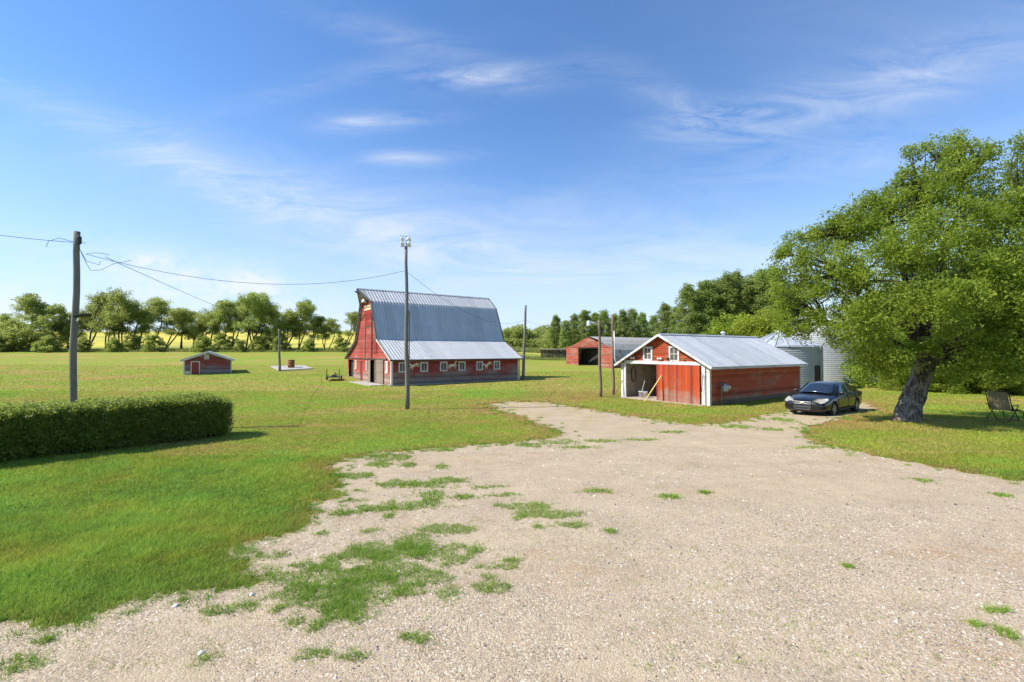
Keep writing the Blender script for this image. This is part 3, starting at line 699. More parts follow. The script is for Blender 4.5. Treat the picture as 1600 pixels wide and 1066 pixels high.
for sgn in (-1, 1):
    y = lambda a: BC + sgn * a
    x0, x1 = -OV, BL + OV
    # hay hood: peak reaches forward
    ribbed(rf, (x0, y(PR[0][0]), PR[0][1]), (x1, y(PR[0][0]), PR[0][1]), (x0, y(PR[1][0]), PR[1][1]), (x1, y(PR[1][0]), PR[1][1]))
    a_ = (-1.05, BC, PR[0][1] + .02); rf.add([a_, (x0, BC, PR[0][1]), (x0, y(PR[1][0]), PR[1][1])], [(0, 1, 2)])
    rf.add([(a_[0], a_[1], a_[2] - .08), (x0, BC, PR[0][1] - .08), (x0, y(PR[1][0]), PR[1][1] - .08)], [(0, 2, 1)])
    ribbed(rf, (x0, y(PR[1][0]), PR[1][1]), (x1, y(PR[1][0]), PR[1][1]), (x0, y(PR[2][0]), PR[2][1]), (x1, y(PR[2][0]), PR[2][1]))
    ribbed(rf, (x0, y(PR[2][0]), PR[2][1]), (x1, y(PR[2][0]), PR[2][1]), (x0, y(PR[3][0]), PR[3][1]), (x1, y(PR[3][0]), PR[3][1]))
rf.build('roof', M['roof'], barn)
rc = MB()
for s_ in (-1, 1): rc.add([(-1.0, BC, 9.215), (BL + OV, BC, 9.205), (BL + OV, BC + s_ * .17, 9.075), (-.85, BC + s_ * .15, 9.09)], [(0, 1, 2, 3)])
rc.build('ridge_cap', M['roof'], barn)
tr = MB()
for sgn in (-1, 1):
    for x in (-OV - .02, BL + OV + .02):
        for (a, b) in zip(PR[:-1], PR[1:]):
            if a[0] == 0 and x < 0: continue
            tr.bar((x, BC + sgn * a[0], a[1] - .05), (x, BC + sgn * b[0], b[1] - .05), .05, .2, up=(0, 0, 1))
    tr.bar((-1.07, BC, PR[0][1] - .08), (-OV - .02, BC + sgn * PR[1][0], PR[1][1] - .08), .05, .22)
    tr.bar((-OV, BC + sgn * (BC + .36), 2.26), (BL + OV, BC + sgn * (BC + .36), 2.26), .05, .13)
tr.build('fascia', M['dark_wood'], barn)
fw_ = MB(); fw_.bar((-OV - .05, BC - 3.27, 4.12), (-OV - .05, -.38, 2.27), .04, .14); fw_.build('fascia', M['white'], barn)
ct = MB(); ct.box(-.045, .12, -.05, .12, -.35, 2.4); ct.build('corner_trim', M['white'], barn)
ct = MB(); ct.box(BL - .28, BL + .03, -.06, .1, -.3, 2.4); ct.build('corner_trim', M['cream'], barn)
for x in wz: window(barn, (x, -.018, 1.30), (1, 0, 0), (0, -1, 0), .52, .66, .12, (2, 1), dep=.06)
window(barn, (-.018, 1.1, 1.2), (0, 1, 0), (-1, 0, 0), .42, .85, .12, None, pane='white')
window(barn, (-.018, 6.55, 1.25), (0, 1, 0), (-1, 0, 0), .26, .75, .08, None, pane='white')
window(barn, (-.018, 10.0, 1.25), (0, 1, 0), (-1, 0, 0), .5, .75, .08, None, frame='cream', pane='cream')
def plank_door(name, y0, y1, z0, z1, mt, off=.05, parent=barn, brace=False):
    d = MB(); n = max(2, int((y1 - y0) / .2))
    for k in range(n):
        a = y0 + (y1 - y0) * k / n; b = y0 + (y1 - y0) * (k + 1) / n - .012; d.box(-off - .03, -off, a, b, z0, z1)
    if brace:
        for z in (z0 + .15, (z0 + z1) / 2, z1 - .25): d.box(-off - .06, -off - .031, y0, y1, z, z + .14)
        d.box(-off - .06, -off - .031, y0, y0 + .12, z0, z1); d.box(-off - .06, -off - .031, y1 - .14, y1 - .01, z0, z1)
    return d.build(name, mt, parent)
plank_door('door', 1.75, 4.0, .02, 2.25, M['grey_wood'], .06, brace=True)
plank_door('door', 5.35, 5.95, .02, 2.2, M['grey_wood'], .05)
plank_door('door', 7.8, 8.4, .02, 2.02, M['hut_door'], -.06)
plank_door('hay_door', 5.15, 6.75, 5.5, 7.0, M['barn_mid'], .08)
plank_door('hay_door', 5.15, 6.75, 2.4, 5.4, M['barn_front'], .05)
plank_door('hay_door', 3.6, 4.75, 2.85, 4.05, M['barn_wall'], .04)
tk = MB(); tk.box(-.11, -.03, 4.95, 5.1, 2.35, 7.2); tk.box(-.11, -.03, 6.8, 6.92, 2.35, 7.2); tk.box(-.1, -.03, 1.0, BW - .1, 2.28, 2.38); tk.box(-.1, -.03, 3.5, 4.9, 4.07, 4.15); tk.box(-.1, -.03, 5.1, 6.8, 5.41, 5.49)
tk.build('door_track', M['dark_wood'], barn)
hb = MB(); hb.box(-.16, -.03, 5.0, 7.0, 7.05, 7.18); hb.box(-.16, -.03, 5.0, 7.0, 7.42, 7.52); [hb.box(-.12, -.03, 5.05 + k * .33, 5.2 + k * .33, 7.18, 7.42) for k in range(6)]
hb.build('header_board', M['cream'], barn)
bb = MB(); bb.bar((-.02, BC, 8.4), (-1.25, BC, 8.85), .12, .12); bb.build('hay_beam', M['dark_wood'], barn)
bb = MB(); bb.bar((-.1, 6.9, 6.95), (-.75, 8.9, 6.9), .07, .07); bb.build('door_arm', M['dark_wood'], barn)
v = MB(); v.lathe([(0.0, .3), (.16, .27), (.26, .12), (.28, 0), (.28, -.06), (0, -.06)], (0, 0, 0), 14); vo = v.build('lamp', M['light_metal'], barn, True); vo.location = (-.3, BC + .1, 7.9)
inn = MB(); inn.box(.25, .3, .2, BW - .2, 0, 2.6); inn.build('dark_backing', M['dark_in'], barn)  # near-black sheet behind the doorways paints the interior shade
wf = MB(); wf.box(-.12, BL + .04, -.045, 0.0, -.35, .12); wf.box(-1.5, -.02, 1.2, 12.9, -.3, .06); wf.build('foundation', M['concrete'], barn)
HORSE = [(-.62, .02), (-.56, .16), (-.42, .22), (-.20, .24), (.05, .20), (.20, .26), (.30, .44), (.36, .56), (.44, .60), (.50, .54), (.62, .42), (.58, .36), (.48, .38), (.42, .34),
         (.40, .18), (.42, .08), (.56, .02), (.62, -.08), (.56, -.12), (.48, -.06), (.34, -.04), (.30, -.16), (.40, -.30), (.34, -.34), (.22, -.20), (.16, -.08), (-.10, -.10), (-.28, -.04),
         (-.34, -.18), (-.52, -.34), (-.58, -.32), (-.46, -.16), (-.44, .00), (-.50, .06), (-.58, -.12), (-.68, -.20), (-.72, -.10)]
M['horse'] = plain_noise((.66, .50, .34), 5, .28, .8)('tan_cutout')
def rot2(p, a): return (p[0] * math.cos(a) - p[1] * math.sin(a), p[0] * math.sin(a) + p[1] * math.cos(a))
def horse(x, z, sx, ang, label):
    pts = [rot2((p[0] * .78 * sx, p[1] * .78), ang) for p in HORSE]
    bmx = bmesh.new(); a = [bmx.verts.new((x + p[0], -.075, z + p[1])) for p in pts]; fc = bmx.faces.new(a)
    r = bmesh.ops.extrude_face_region(bmx, geom=[fc]); bmesh.ops.translate(bmx, verts=[q for q in r['geom'] if isinstance(q, bmesh.types.BMVert)], vec=(0, .03, 0))
    bmesh.ops.triangulate(bmx, faces=bmx.faces[:]); bmesh.ops.recalc_face_normals(bmx, faces=bmx.faces[:])
    me = bpy.data.meshes.new('horse_cutout'); bmx.to_mesh(me); bmx.free(); me.materials.append(M['horse'])
    o = bpy.data.objects.new('horse_cutout', me); C.objects.link(o); o.parent = barn; o['label'] = label
horse(2.08, 1.72, -1, R(22), 'tan horse cut-out leaping towards the front door')
horse(6.0, 1.66, 1, R(6), 'tan galloping horse cut-out between the middle windows')
horse(9.9, 1.68, -1, R(38), 'tan rearing horse cut-out nearest the rear corner')

# ------------------------------------------------------------------ garage
GL, GW = 10.8, 6.34; GC = GW / 2
gar = empty('garage', (*GAR_O, tz(*GAR_O)), RZ, 'orange-red wooden garage with half-open sliding door, white trim and metal roof', 'garage')
SL = .545
def gs(z):
    if z <= 2.3: return (0, GW)
    h = max(.02, GC - (z - 2.3) / SL); return (GC - h, GC + h)
ztop = 2.3 + GC * SL
siding('wall', (0, 0, 0), (0, 1, 0), (-1, 0, 0), gs, ztop - .03, M['garage_front'], gar, [(.42, 5.98, 0, 2.28)], bh=.14)
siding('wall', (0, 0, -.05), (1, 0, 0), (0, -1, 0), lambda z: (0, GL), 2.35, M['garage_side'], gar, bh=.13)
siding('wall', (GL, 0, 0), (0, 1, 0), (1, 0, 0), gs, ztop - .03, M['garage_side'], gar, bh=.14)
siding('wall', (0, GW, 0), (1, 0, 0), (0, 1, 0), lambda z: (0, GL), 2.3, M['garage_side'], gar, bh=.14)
iw = MB(); iw.box(.1, GL - .1, GW - .12, GW - .08, 0, 2.3); iw.box(5.5, 5.56, .1, GW - .15, 0, 2.3); iw.box(.1, GL - .1, .08, .12, 0, 2.3); iw.build('inner_wall', M['inner'], gar)
fl = MB(); fl.box(-.35, GL - .05, .25, GW - .1, -.03, .035); fl.build('floor_slab', M['floor'], gar)
rf = MB()
for sgn in (-1, 1):
    e = GC + .36; ribbed(rf, (-.35, GC, ztop + .07), (GL + .3, GC, ztop + .07), (-.35, GC + sgn * e, ztop + .07 - e * SL), (GL + .3, GC + sgn * e, ztop + .07 - e * SL), .21, .022)
rf.build('roof', M['roof_garage'], gar)
fa = MB()
for sgn in (-1, 1):
    for x in (-.37, GL + .32): fa.bar((x, GC, ztop + .0), (x, GC + sgn * (GC + .36), ztop - (GC + .36) * SL), .04, .13)
    fa.bar((-.34, GC + sgn * (GC + .37), ztop - (GC + .37) * SL + .0), (GL + .3, GC + sgn * (GC + .37), ztop - (GC + .37) * SL), .04, .12)
fa.build('fascia', M['white'], gar)
rcg = MB(); [rcg.add([(-.36, GC, ztop + .115), (GL + .31, GC, ztop + .115), (GL + .31, GC + s_ * .18, ztop + .02), (-.36, GC + s_ * .18, ztop + .02)], [(0, 1, 2, 3)]) for s_ in (-1, 1)]; rcg.build('ridge_cap', M['roof_garage'], gar)
vt = MB(); vt.lathe([(.11, 0), (.11, .42), (.17, .42), (.17, .5), (0, .58)], (0, 0, 0), 14); vo = vt.build('roof_vent', M['light_metal'], gar, True); vo.location = (7.3, GC + .35, ztop - .15)
dt = MB(); dt.box(-.10, -.02, .22, 6.12, 2.24, 2.44); dt.build('header_board', M['white'], gar)
for (a, b) in ((.22, .44), (5.96, 6.12)):
    q = MB(); q.box(-.09, -.015, a, b, 0, 2.24); q.build('door_jamb', M['white'], gar)
q = MB(); q.box(-.06, .1, -.045, .16, -.05, 2.28); q.build('corner_trim', M['white'], gar)
q = MB(); q.box(-.06, .1, GW - .14, GW + .04, -.05, 2.28); q.build('corner_trim', M['white'], gar)
q = MB(); q.box(GL - .1, GL + .03, -.04, .1, -.05, 2.2); q.build('corner_trim', M['white'], gar)
d = MB()
for k in range(15):
    a = .5 + k * .195; d.box(-.16 - .006 * (k % 3 == 0), -.115, a, a + .187, .03, 2.22)
sd = d.build('sliding_door', M['garage_door'], gar)
q = MB(); q.box(-.175, -.17, 3.38, 3.44, .03, 2.22); [q.box(-.18, -.172, a, a + .05, .05, 2.2) for a in (1.05, 1.98, 2.95)]; q.build('batten', M['hut_door'], sd)
q = MB(); q.tube([(-.2, .38, 1.55), (-.22, .42, 1.72), (-.22, .36, 1.85), (-.2, .3, 1.7), (-.2, .33, 1.1), (-.2, .36, .8), (-.2, .3, .78)], .014, 6); q.build('door_rope', M['iron'], sd)
window(gar, (-.018, 4.2, 2.56), (0, 1, 0), (-1, 0, 0), .50, .66, .11, (2, 2))
window(gar, (-.018, 2.27, 2.52), (0, 1, 0), (-1, 0, 0), .50, .72, .11, (2, 2))
for (y, z) in ((5.35, 2.6), (3.25, 2.58)):
    q = MB(); q.box(-.09, -.02, y - .05, y + .05, z - .05, z + .05)
    for s_ in (-1, 1): q.lathe([(0, .02), (.06, 0), (.085, -.12), (0, -.10)], (-.13, y + s_ * .1, z + .06), 10)
    q.build('flood_lamp', M['light_metal'], gar, True)
q = MB(); q.lathe([(0, .02), (.07, 0), (.09, -.12), (0, -.1)], (-.12, 2.66, 2.66), 10); q.build('flood_lamp', M['iron'], gar, True)
q = MB(); q.box(-.08, -.02, 1.5, 1.62, 2.46, 2.52); q.build('door_roller', M['iron'], gar)
# objects in and by the garage
def gworld(x, y, z=0): return gar.matrix_basis @ Vector((x, y, z))
bpy.context.view_layer.update()
def gp(x, y, z=0):
    o = Vector((*GAR_O, tz(*GAR_O))); return o + Vector((CS, SN, 0)) * x + Vector((-SN, CS, 0)) * y + Vector((0, 0, z))
def bucket(x, y, label):
    e = empty('bucket', gp(x, y, .036), 0, label, 'bucket', 'buckets just inside the garage door')
    m_ = MB(); m_.lathe([(0, .0), (.13, 0), (.155, .36), (.165, .36), (.165, .385), (.148, .385), (.125, .03), (0, .03)], (0, 0, 0), 18); m_.build('bucket_body', M['light_metal'], e, True)
    m_ = MB(); m_.tube([(.165 * math.cos(a), .04, .36 + .14 * math.sin(a)) for a in np.linspace(0, math.pi, 9)], .005, 5); m_.build('handle', M['galv'], e)
bucket(.55, 5.25, 'white bucket just inside the garage, the one holding a shovel shaft'); bucket(.5, 4.85, 'white bucket just inside the garage, right beside the shovel bucket')
e = empty('shovel', gp(.55, 5.25, .08), 0, 'pale-handled shovel standing in a white bucket inside the garage', 'shovel')
m_ = MB(); m_.tube([(0, 0, .1), (.22, -.16, 1.05)], .017, 6); m_.build('shaft', M['light_metal'], e)
m_ = MB(); m_.add([(-.08, .0, 0), (.08, 0, 0), (.07, .01, .25), (-.07, .01, .25), (-.08, .02, 0), (.08, .02, 0), (.07, .03, .25), (-.07, .03, .25)], [(0, 1, 2, 3), (7, 6, 5, 4), (0, 4, 5, 1), (1, 5, 6, 2), (2, 6, 7, 3), (3, 7, 4, 0)]); m_.build('blade', M['galv'], e)
m_ = MB(); c0 = gp(.9, GW - .2, 1.5)
ax = Vector((CS, SN, 0)); m_.tube([c0 + ax * .24 * math.cos(a) + Vector((0, 0, 1)) * .52 * math.sin(a) + Vector((.0, -.01 * i / 5, 0)) for i, a in enumerate(np.linspace(0, 4 * math.pi, 40))], .022, 6, False)
tag(m_.build('hose', M['iron'], None, True), 'black hose looped on the inside wall of the open garage', 'hose')
e = empty('wheelbarrow', gp(2.2, 3.95, .04), RZ, 'grey wheelbarrow in the dim garage behind the buckets', 'wheelbarrow')
m_ = MB(); m_.add([(-.4, -.3, .55), (.4, -.3, .55), (.4, .3, .55), (-.4, .3, .55), (-.2, -.18, .3), (.2, -.18, .3), (.2, .18, .3), (-.2, .18, .3)], [(4, 5, 6, 7), (0, 1, 5, 4), (1, 2, 6, 5), (2, 3, 7, 6), (3, 0, 4, 7)]); m_.build('tray', M['galv'], e)
m_ = MB(); [m_.tube([(-.9, s_ * .3, .6), (.1, s_ * .2, .3), (.6, s_ * .05, .2)], .018, 6) for s_ in (-1, 1)]; [m_.tube([(-.25, s_ * .25, .42), (-.3, s_ * .28, 0)], .016, 6) for s_ in (-1, 1)]; m_.build('frame', M['rust'], e)
m_ = MB(); m_.M = Matrix.Translation((.6, 0, .19)) @ Matrix.Rotation(R(90), 4, 'X'); m_.lathe([(.0, -.04), (.17, -.04), (.19, 0), (.17, .04), (0, .04)], (0, 0, 0), 16); m_.build('wheel', M['iron'], e)
for (a, b, lab, mt) in (((1.6, 3.9), (1.5, 4.25), 'dark-handled rake leaning inside the garage beyond the wheelbarrow', 'pole_b'), ((2.8, 4.6), (3.3, 5.0), 'brown broom handle leaning deep inside the garage', 'pole_b')):
    m_ = MB(); p0, p1 = gp(*a, .04), gp(*b, 1.6); m_.tube([p0, p1], .02, 6); o = m_.build('rake' if 'rake' in lab else 'broom', M[mt]); tag(o, lab, 'tool')
    m_ = None
m_ = MB(); m_.tube([gp(-1.35, 3.42, .01), gp(-.22, 3.05, 1.55)], .035, 7); tag(m_.build('wooden_pole', M['yellow']), 'yellow wooden pole leaning against the half-open garage door', 'pole')
m_ = MB(); m_.tube([gp(-.9, 6.35, .0), gp(-.12, 6.2, 1.1)], .028, 7); tag(m_.build('stick', M['pole_b']), 'short brown stick leaning on the left corner of the garage', 'stick')
# gas meter
e = empty('gas_meter', gp(.95, -.32, 0), RZ, 'grey gas meter with regulator and pipes by the garage side wall', 'gas meter')
m_ = MB(); m_.box(-.20, .20, -.13, .13, .78, 1.12); m_.lathe([(0, .12), (.10, .11), (.14, .02), (.14, 0)], (0, 0, 1.12), 14); m_.build('meter_body', M['galv'], e, bevel=.05)
m_ = MB(); m_.tube([(-.32, 0, -.05), (-.32, 0, 1.0), (-.30, 0, 1.2), (-.14, 0, 1.26), (-.12, 0, 1.12)], .03, 8); m_.tube([(.12, 0, 1.12), (.12, 0, 1.25), (.12, .3, 1.25)], .025, 8); m_.tube([(-.02, 0, .8), (-.02, .02, .35), (.35, .02, .30), (.62, .02, .30), (.62, 0, -.05)], .028, 8); m_.build('pipe', M['pole'], e, True)
m_ = MB(); m_.M = Matrix.Translation((.32, -.05, 1.0)) @ Matrix.Rotation(R(70), 4, 'Y'); m_.lathe([(0, -.03), (.12, -.02), (.13, .02), (.05, .06), (.05, .14), (0, .14)], (0, 0, 0), 16); m_.build('regulator', M['light_metal'], e, True)

# ------------------------------------------------------------------ small hut
p = at(287, 586); hut = empty('garden_shed', (p.x, p.y, p.z - .05), R(31), 'small dull red shed with white roof edge on the far lawn', 'shed')
D_ = p.y; hw = 64 / F_PX * D_
def hs_(z):
    if z <= 1.75: return (0, hw)
    h = max(.02, hw / 2 - (z - 1.75) / .38); return (hw / 2 - h, hw / 2 + h)
siding('wall', (0, 0, 0), (1, 0, 0), (0, -1, 0), hs_, 1.75 + hw / 2 * .38 - .02, M['hut_wall'], hut, bh=.15)
siding('wall', (hw, 0, 0), (0, 1, 0), (1, 0, 0), lambda z: (0, 4.5), 1.75, M['hut_wall'], hut, bh=.15)
siding('wall', (0, 0, 0), (0, 1, 0), (-1, 0, 0), lambda z: (0, 4.5), 1.75, M['hut_wall'], hut, bh=.15)
siding('wall', (0, 4.5, 0), (1, 0, 0), (0, 1, 0), hs_, 1.75 + hw / 2 * .38 - .02, M['hut_wall'], hut, bh=.15)
m_ = MB(); zt = 1.75 + hw / 2 * .38
for s_ in (-1, 1): m_.bar((hw / 2, 2.2, zt + .08), (hw / 2 + s_ * (hw / 2 + .3), 2.2, zt + .08 - (hw / 2 + .3) * .38), 5.1, .26, up=(0, 0, 1))
m_.build('roof', M['white'], hut)
m_ = MB(); m_.box(hw * .16, hw * .31, -.06, -.02, .05, 1.55); m_.build('door', M['hut_door'], hut)
m_ = MB(); m_.box(hw * .14, hw * .16, -.07, -.015, .03, 1.65); m_.box(hw * .31, hw * .33, -.07, -.015, .03, 1.65); m_.box(hw * .16, hw * .31, -.07, -.015, 1.55, 1.65); m_.build('door_frame', M['white'], hut)
for a in (-.03, hw - .1): m_ = MB(); m_.box(a, a + .13, -.04, .02, 0, 1.75); m_.build('corner_trim', M['white'], hut)
window(hut, (hw * .465, -.018, 1.95), (1, 0, 0), (0, -1, 0), .34, .42, .08, None, pane='cream')
m_ = MB(); m_.box(.12, hw * .135, -.045, -.02, .1, .45); m_.build('patch_board', M['cream'], hut)

# ------------------------------------------------------------------ old machine shed
p = on(957, 82); ms = empty('machine_shed', (p.x, p.y, p.z - .1), RZ, 'faded red machine shed with dark open front and grey arched roof', 'shed')
MW, ML = 11.9, 26.0
def ms_span(z):
    if z <= 3.95: return (0, MW)
    h = max(.03, 4.7 * (5.6 - z) / (5.6 - 3.95)); return (6.0 - h, 6.0 + h)
siding('wall', (0, 0, 0), (0, 1, 0), (-1, 0, 0), ms_span, 5.58, M['old_red'], ms, [(3.4, 8.6, 0, 3.75)], bh=.2)
siding('wall', (.3, .6, 0), (1, 0, 0), (0, -1, 0), lambda z: (0, ML), 1.4, M['old_red'], ms, bh=.2)
siding('wall', (ML, 0, 0), (0, 1, 0), (1, 0, 0), lambda z: (.6, MW - .6), 1.4, M['old_red'], ms, bh=.2)
siding('wall', (.3, MW - .6, 0), (1, 0, 0), (0, 1, 0), lambda z: (0, ML - .3), 1.4, M['old_red'], ms, bh=.2)
m_ = MB(); pr = [(-5.6, 1.1), (-5.35, 2.2), (-4.7, 3.3), (-3.6, 4.3), (-2.0, 5.15), (0, 5.75), (2.0, 5.15), (3.6, 4.3), (4.7, 3.3), (5.35, 2.2), (5.6, 1.1)]
vs = [(x, 6 + a, z) for x in (.35, ML) for (a, z) in pr]; n = len(pr); m_.add(vs, [(i, i + 1, n + i + 1, n + i) for i in range(n - 1)] + [tuple(range(n, 2 * n))]); m_.build('roof', M['shingle'], ms, False)
m_ = MB(); m_.box(.02, .08, 3.4, 8.6, 3.55, 3.75); m_.box(3, 3.1, .9, 11, 0, 3.3); m_.build('inner_wall', M['dark_in'], ms)  # near-black panels put the shade of the open front into colour
m_ = MB(); m_.box(-.06, -.02, 8.6, MW, 1.35, 1.5); m_.box(-.06, -.02, 1.2, 10.8, 3.75, 3.95); m_.box(-.06, -.02, 8.5, 8.64, 0, 3.75); m_.build('trim_board', M['barn_front'], ms)
m_ = MB(); m_.box(-.5, 1.5, 3.3, 8.7, -.05, .12); m_.build('floor_slab', M['floor'], ms)
# weathered shed farther back
p = on(845, 104); ws = empty('wood_shed', (p.x, p.y, p.z - .1), R(-4), 'dark weathered low open shed behind the machine shed', 'shed')
m_ = MB()
for k in range(28): m_.box(k * .27, k * .27 + .23, .0, .04, 0, 2.0 + .08 * math.sin(k * 2.3))
m_.box(0, .04, 0, 3, 0, 2); m_.build('wall', M['dark_wood'], ws)
m_ = MB(); m_.bar((3.8, 1.3, 2.25), (3.8, -.4, 2.1), 8.2, .12); m_.build('roof', M['grey_wood'], ws)
for k in range(5): q = MB(); q.box(k * 1.85, k * 1.85 + .14, -.3, -.16, 0, 2.1); q.build('post', M['dark_wood'], ws)

# ------------------------------------------------------------------ grain bins
def grain_bin(px, D, r, eave, apex, label, door=None):
    c = on(px, D); e = empty('grain_bin', c, 0, label, 'grain bin', 'corrugated grain bins behind the garage'); n = 96
    prof = []; z = 0.0
    while z < eave: prof += [(r, z), (r - .020, z + .09)]; z += .18
    prof.append((r, eave)); m_ = MB(); m_.lathe([(a, b) for a, b in prof], (0, 0, 0), n); m_.build('bin_wall', M['bin'], e)
    m_ = MB(); k = 20
    rr = .3; m_.lathe([(r + .10, eave - .05), (rr, apex - .05)], (0, 0, 0), k); o = m_.build('bin_roof', M['bin_roof'], e)
    m_ = MB()
    for i in range(k):
        a = 2 * math.pi * i / k; m_.bar(((r + .1) * math.cos(a), (r + .1) * math.sin(a), eave - .03), (rr * math.cos(a), rr * math.sin(a), apex - .03), .05, .07)
    m_.build('roof_rib', M['galv'], e)
    m_ = MB(); m_.lathe([(rr + .06, 0), (rr + .06, .16), (0, .22)], (0, 0, apex - .08), 16); m_.build('bin_cap', M['galv'], e, True)
    m_ = MB(); m_.lathe([(r + .02, -.2), (r + .02, .08)], (0, 0, 0), n); m_.build('bin_base', M['concrete'], e)
    if door is not None:
        q = MB(); q.M = Matrix.Rotation(R(door), 4, 'Z'); q.box(r - .02, r + .05, -.32, .32, .5, 1.9); q.build('bin_door', M['dark_in'], e, bevel=.02)
        q = MB(); q.M = Matrix.Rotation(R(door + 8), 4, 'Z'); [q.tube([(r + .14, s_, .3), (r + .14, s_, eave)], .02, 6) for s_ in (-.2, .2)]; [q.tube([(r + .14, -.2, z_), (r + .14, .2, z_)], .014, 5) for z_ in np.arange(.4, eave, .3)]; q.build('ladder', M['galv'], e)
grain_bin(1219, 40.5, 3.05, 3.45, 4.75, 'shorter corrugated grain bin with cone roof right behind the garage', -62)
grain_bin(1292, 47, 3.9, 5.6, 7.3, 'taller sunlit corrugated grain bin beyond the parked car', None)

# ------------------------------------------------------------------ poles and wires
def pole(name, base, top, r0, r1, mt, label, cat='utility pole'):
    e = empty(name, base, 0, label, cat); n = 10; b = Vector(base); tt = Vector(top) - b
    pts = [tt * (k / n) + Vector((.02 * math.sin(k * 1.1), .02 * math.cos(k * .9), 0)) * (k not in (0, n)) for k in range(n + 1)]
    pts[0].z -= .15; m_ = MB(); m_.tube(pts, [r0 + (r1 - r0) * k / n for k in range(n + 1)], 12); m_.build('post', M[mt], e, True)
    return e, tt
b1 = on(115, 18.2); t1 = W(120.5, 362, 18.2); e1, tt = pole('utility_pole', b1, t1, .120, .10, 'pole', 'thick grey wooden utility pole rising behind the hedge')
m_ = MB(); hl = tt * ((W(118, 500, 18.2).z - b1.z) / tt.z); m_.tube([hl + Vector((.12, -.05, -.05)), hl + Vector((.30, -.1, .12))], .03, 7); m_.build('lamp_bracket', M['light_metal'], e1)
m_ = MB(); m_.add([hl + Vector(v) for v in [(.18, -.32, .16), (.62, -.32, .24), (.62, .1, .24), (.18, .1, .16), (.22, -.28, .06), (.56, -.28, .12), (.56, .06, .12), (.22, .06, .06)]], [(0, 1, 2, 3), (7, 6, 5, 4), (0, 4, 5, 1), (1, 5, 6, 2), (2, 6, 7, 3), (3, 7, 4, 0)]); m_.build('flood_lamp', M['iron'], e1, bevel=.02)
m_ = MB(); m_.box(tt.x + .10, tt.x + .2, -.14, .0, tt.z - .5, tt.z - .2); m_.build('insulator', M['iron'], e1, bevel=.02)
b2 = at(636, 640); D2 = b2.y; t2 = W(634.5, 386, D2); e2, tt2 = pole('light_pole', b2, t2, .115, .075, 'pole', 'tall grey wooden pole topped by a rack of floodlights before the barn', 'light pole')
m_ = MB(); zz = tt2.z; x0 = tt2.x
m_.bar((x0 - .28, 0, zz + .02), (x0 + .28, 0, zz + .02), .05, .05); m_.bar((x0 - .33, 0, zz + .58), (x0 + .2, 0, zz + .56), .05, .05); m_.bar((x0 - .0, 0, zz - .2), (x0, 0, zz + .56), .05, .05); m_.bar((x0 - .24, 0, zz), (x0 - .24, 0, zz + .56), .025, .025); m_.bar((x0 + .24, 0, zz), (x0 + .24, 0, zz + .45), .025, .025); m_.build('lamp_rack', M['light_metal'], e2)
for (dx, dz) in ((-.2, .40), (-.2, .16), (.15, .42), (.15, .16)):
    q = MB(); q.lathe([(0, .1), (.05, .09), (.07, .02), (.12, -.08), (.11, -.10), (0, -.05)], (0, 0, 0), 14); o = q.build('flood_lamp', M['light_metal'], e2, True); o.location = (x0 + dx, -.1, zz + dz); o.rotation_euler = (R(60), 0, R(20 if dx > 0 else -20))
q = MB(); q.bar((.115, -.02, .05), (.095, -.02, 5.2), .05, .05); q.build('conduit', M['pole_b'], e2)
b3 = on(817, 49.6); t3 = W(821.5, 477, 49.6); e3, tt3 = pole('utility_pole', b3, t3, .17, .11, 'pole', 'dark wooden pole standing at the far rear corner of the barn')
b4 = at(938.5, 620); t4 = W(936, 501, b4.y); e4, tt4 = pole('lamp_pole', b4, t4, .11, .085, 'pole_b', 'brown pole with a white yard lamp on an arm, left of the garage', 'lamp pole')
m_ = MB(); a = tt4 + Vector((-.05, -.02, -.30)); b = W(921, 503.5, b4.y) - b4; m_.tube([a, a.lerp(b, .5) + Vector((0, 0, .06)), b], .035, 7); m_.build('lamp_arm', M['light_metal'], e4, True)
m_ = MB(); c = W(920, 504, b4.y) - b4; m_.lathe([(0, .12), (.10, .11), (.15, .02), (.13, -.12), (.17, -.22), (.02, -.26), (0, -.26)], c, 16); m_.build('lamp_head', M['light_metal'], e4, True)
b5 = at(958.5, 617); t5 = W(957, 493, b5.y); e5, tt5 = pole('service_pole', b5, t5, .10, .075, 'pole_b', 'slim brown pole with a white conduit curling from its foot, beside the garage', 'utility pole')
m_ = MB(); q = lambda px, py: W(px, py, b5.y - .1) - b5
m_.tube([q(959.5, 517), q(960, 540), q(960.5, 560), q(962, 566), q(965, 568.5), q(970, 567)], .035, 8); m_.build('conduit', M['light_metal'], e5, True)
b6 = at(437, 580); t6 = W(436, 514, b6.y); e6, tt6 = pole('utility_pole', b6, t6, .16, .12, 'pole', 'short distant pole standing beside the concrete pad on the lawn')
def wire(a, b, sag, label, r=.009, n=26, extra=None):
    a, b = Vector(a), Vector(b); pts = [a.lerp(b, k / n) + Vector((0, 0, -4 * sag * (k / n) * (1 - k / n))) for k in range(n + 1)]
    m_ = MB(); m_.tube(pts, r, 5)
    for ex in (extra or []): m_.tube(ex, r, 5)
    return tag(m_.build('wire', M['wire'], None, True), label, 'wire', 'overhead wires between the poles')
Ta = W(118, 379, 18.2)
jump = [[W(72, 386, 17.6), W(76, 377, 17.7), W(92, 372, 17.9), Ta], [W(118, 372, 18.2), W(134, 381, 18.3)]]
wire(W(-160, 342, 15), Ta, .10, 'overhead wire coming in from the left frame edge to the thick pole', extra=jump)
wb = W(134, 397, 18.4)
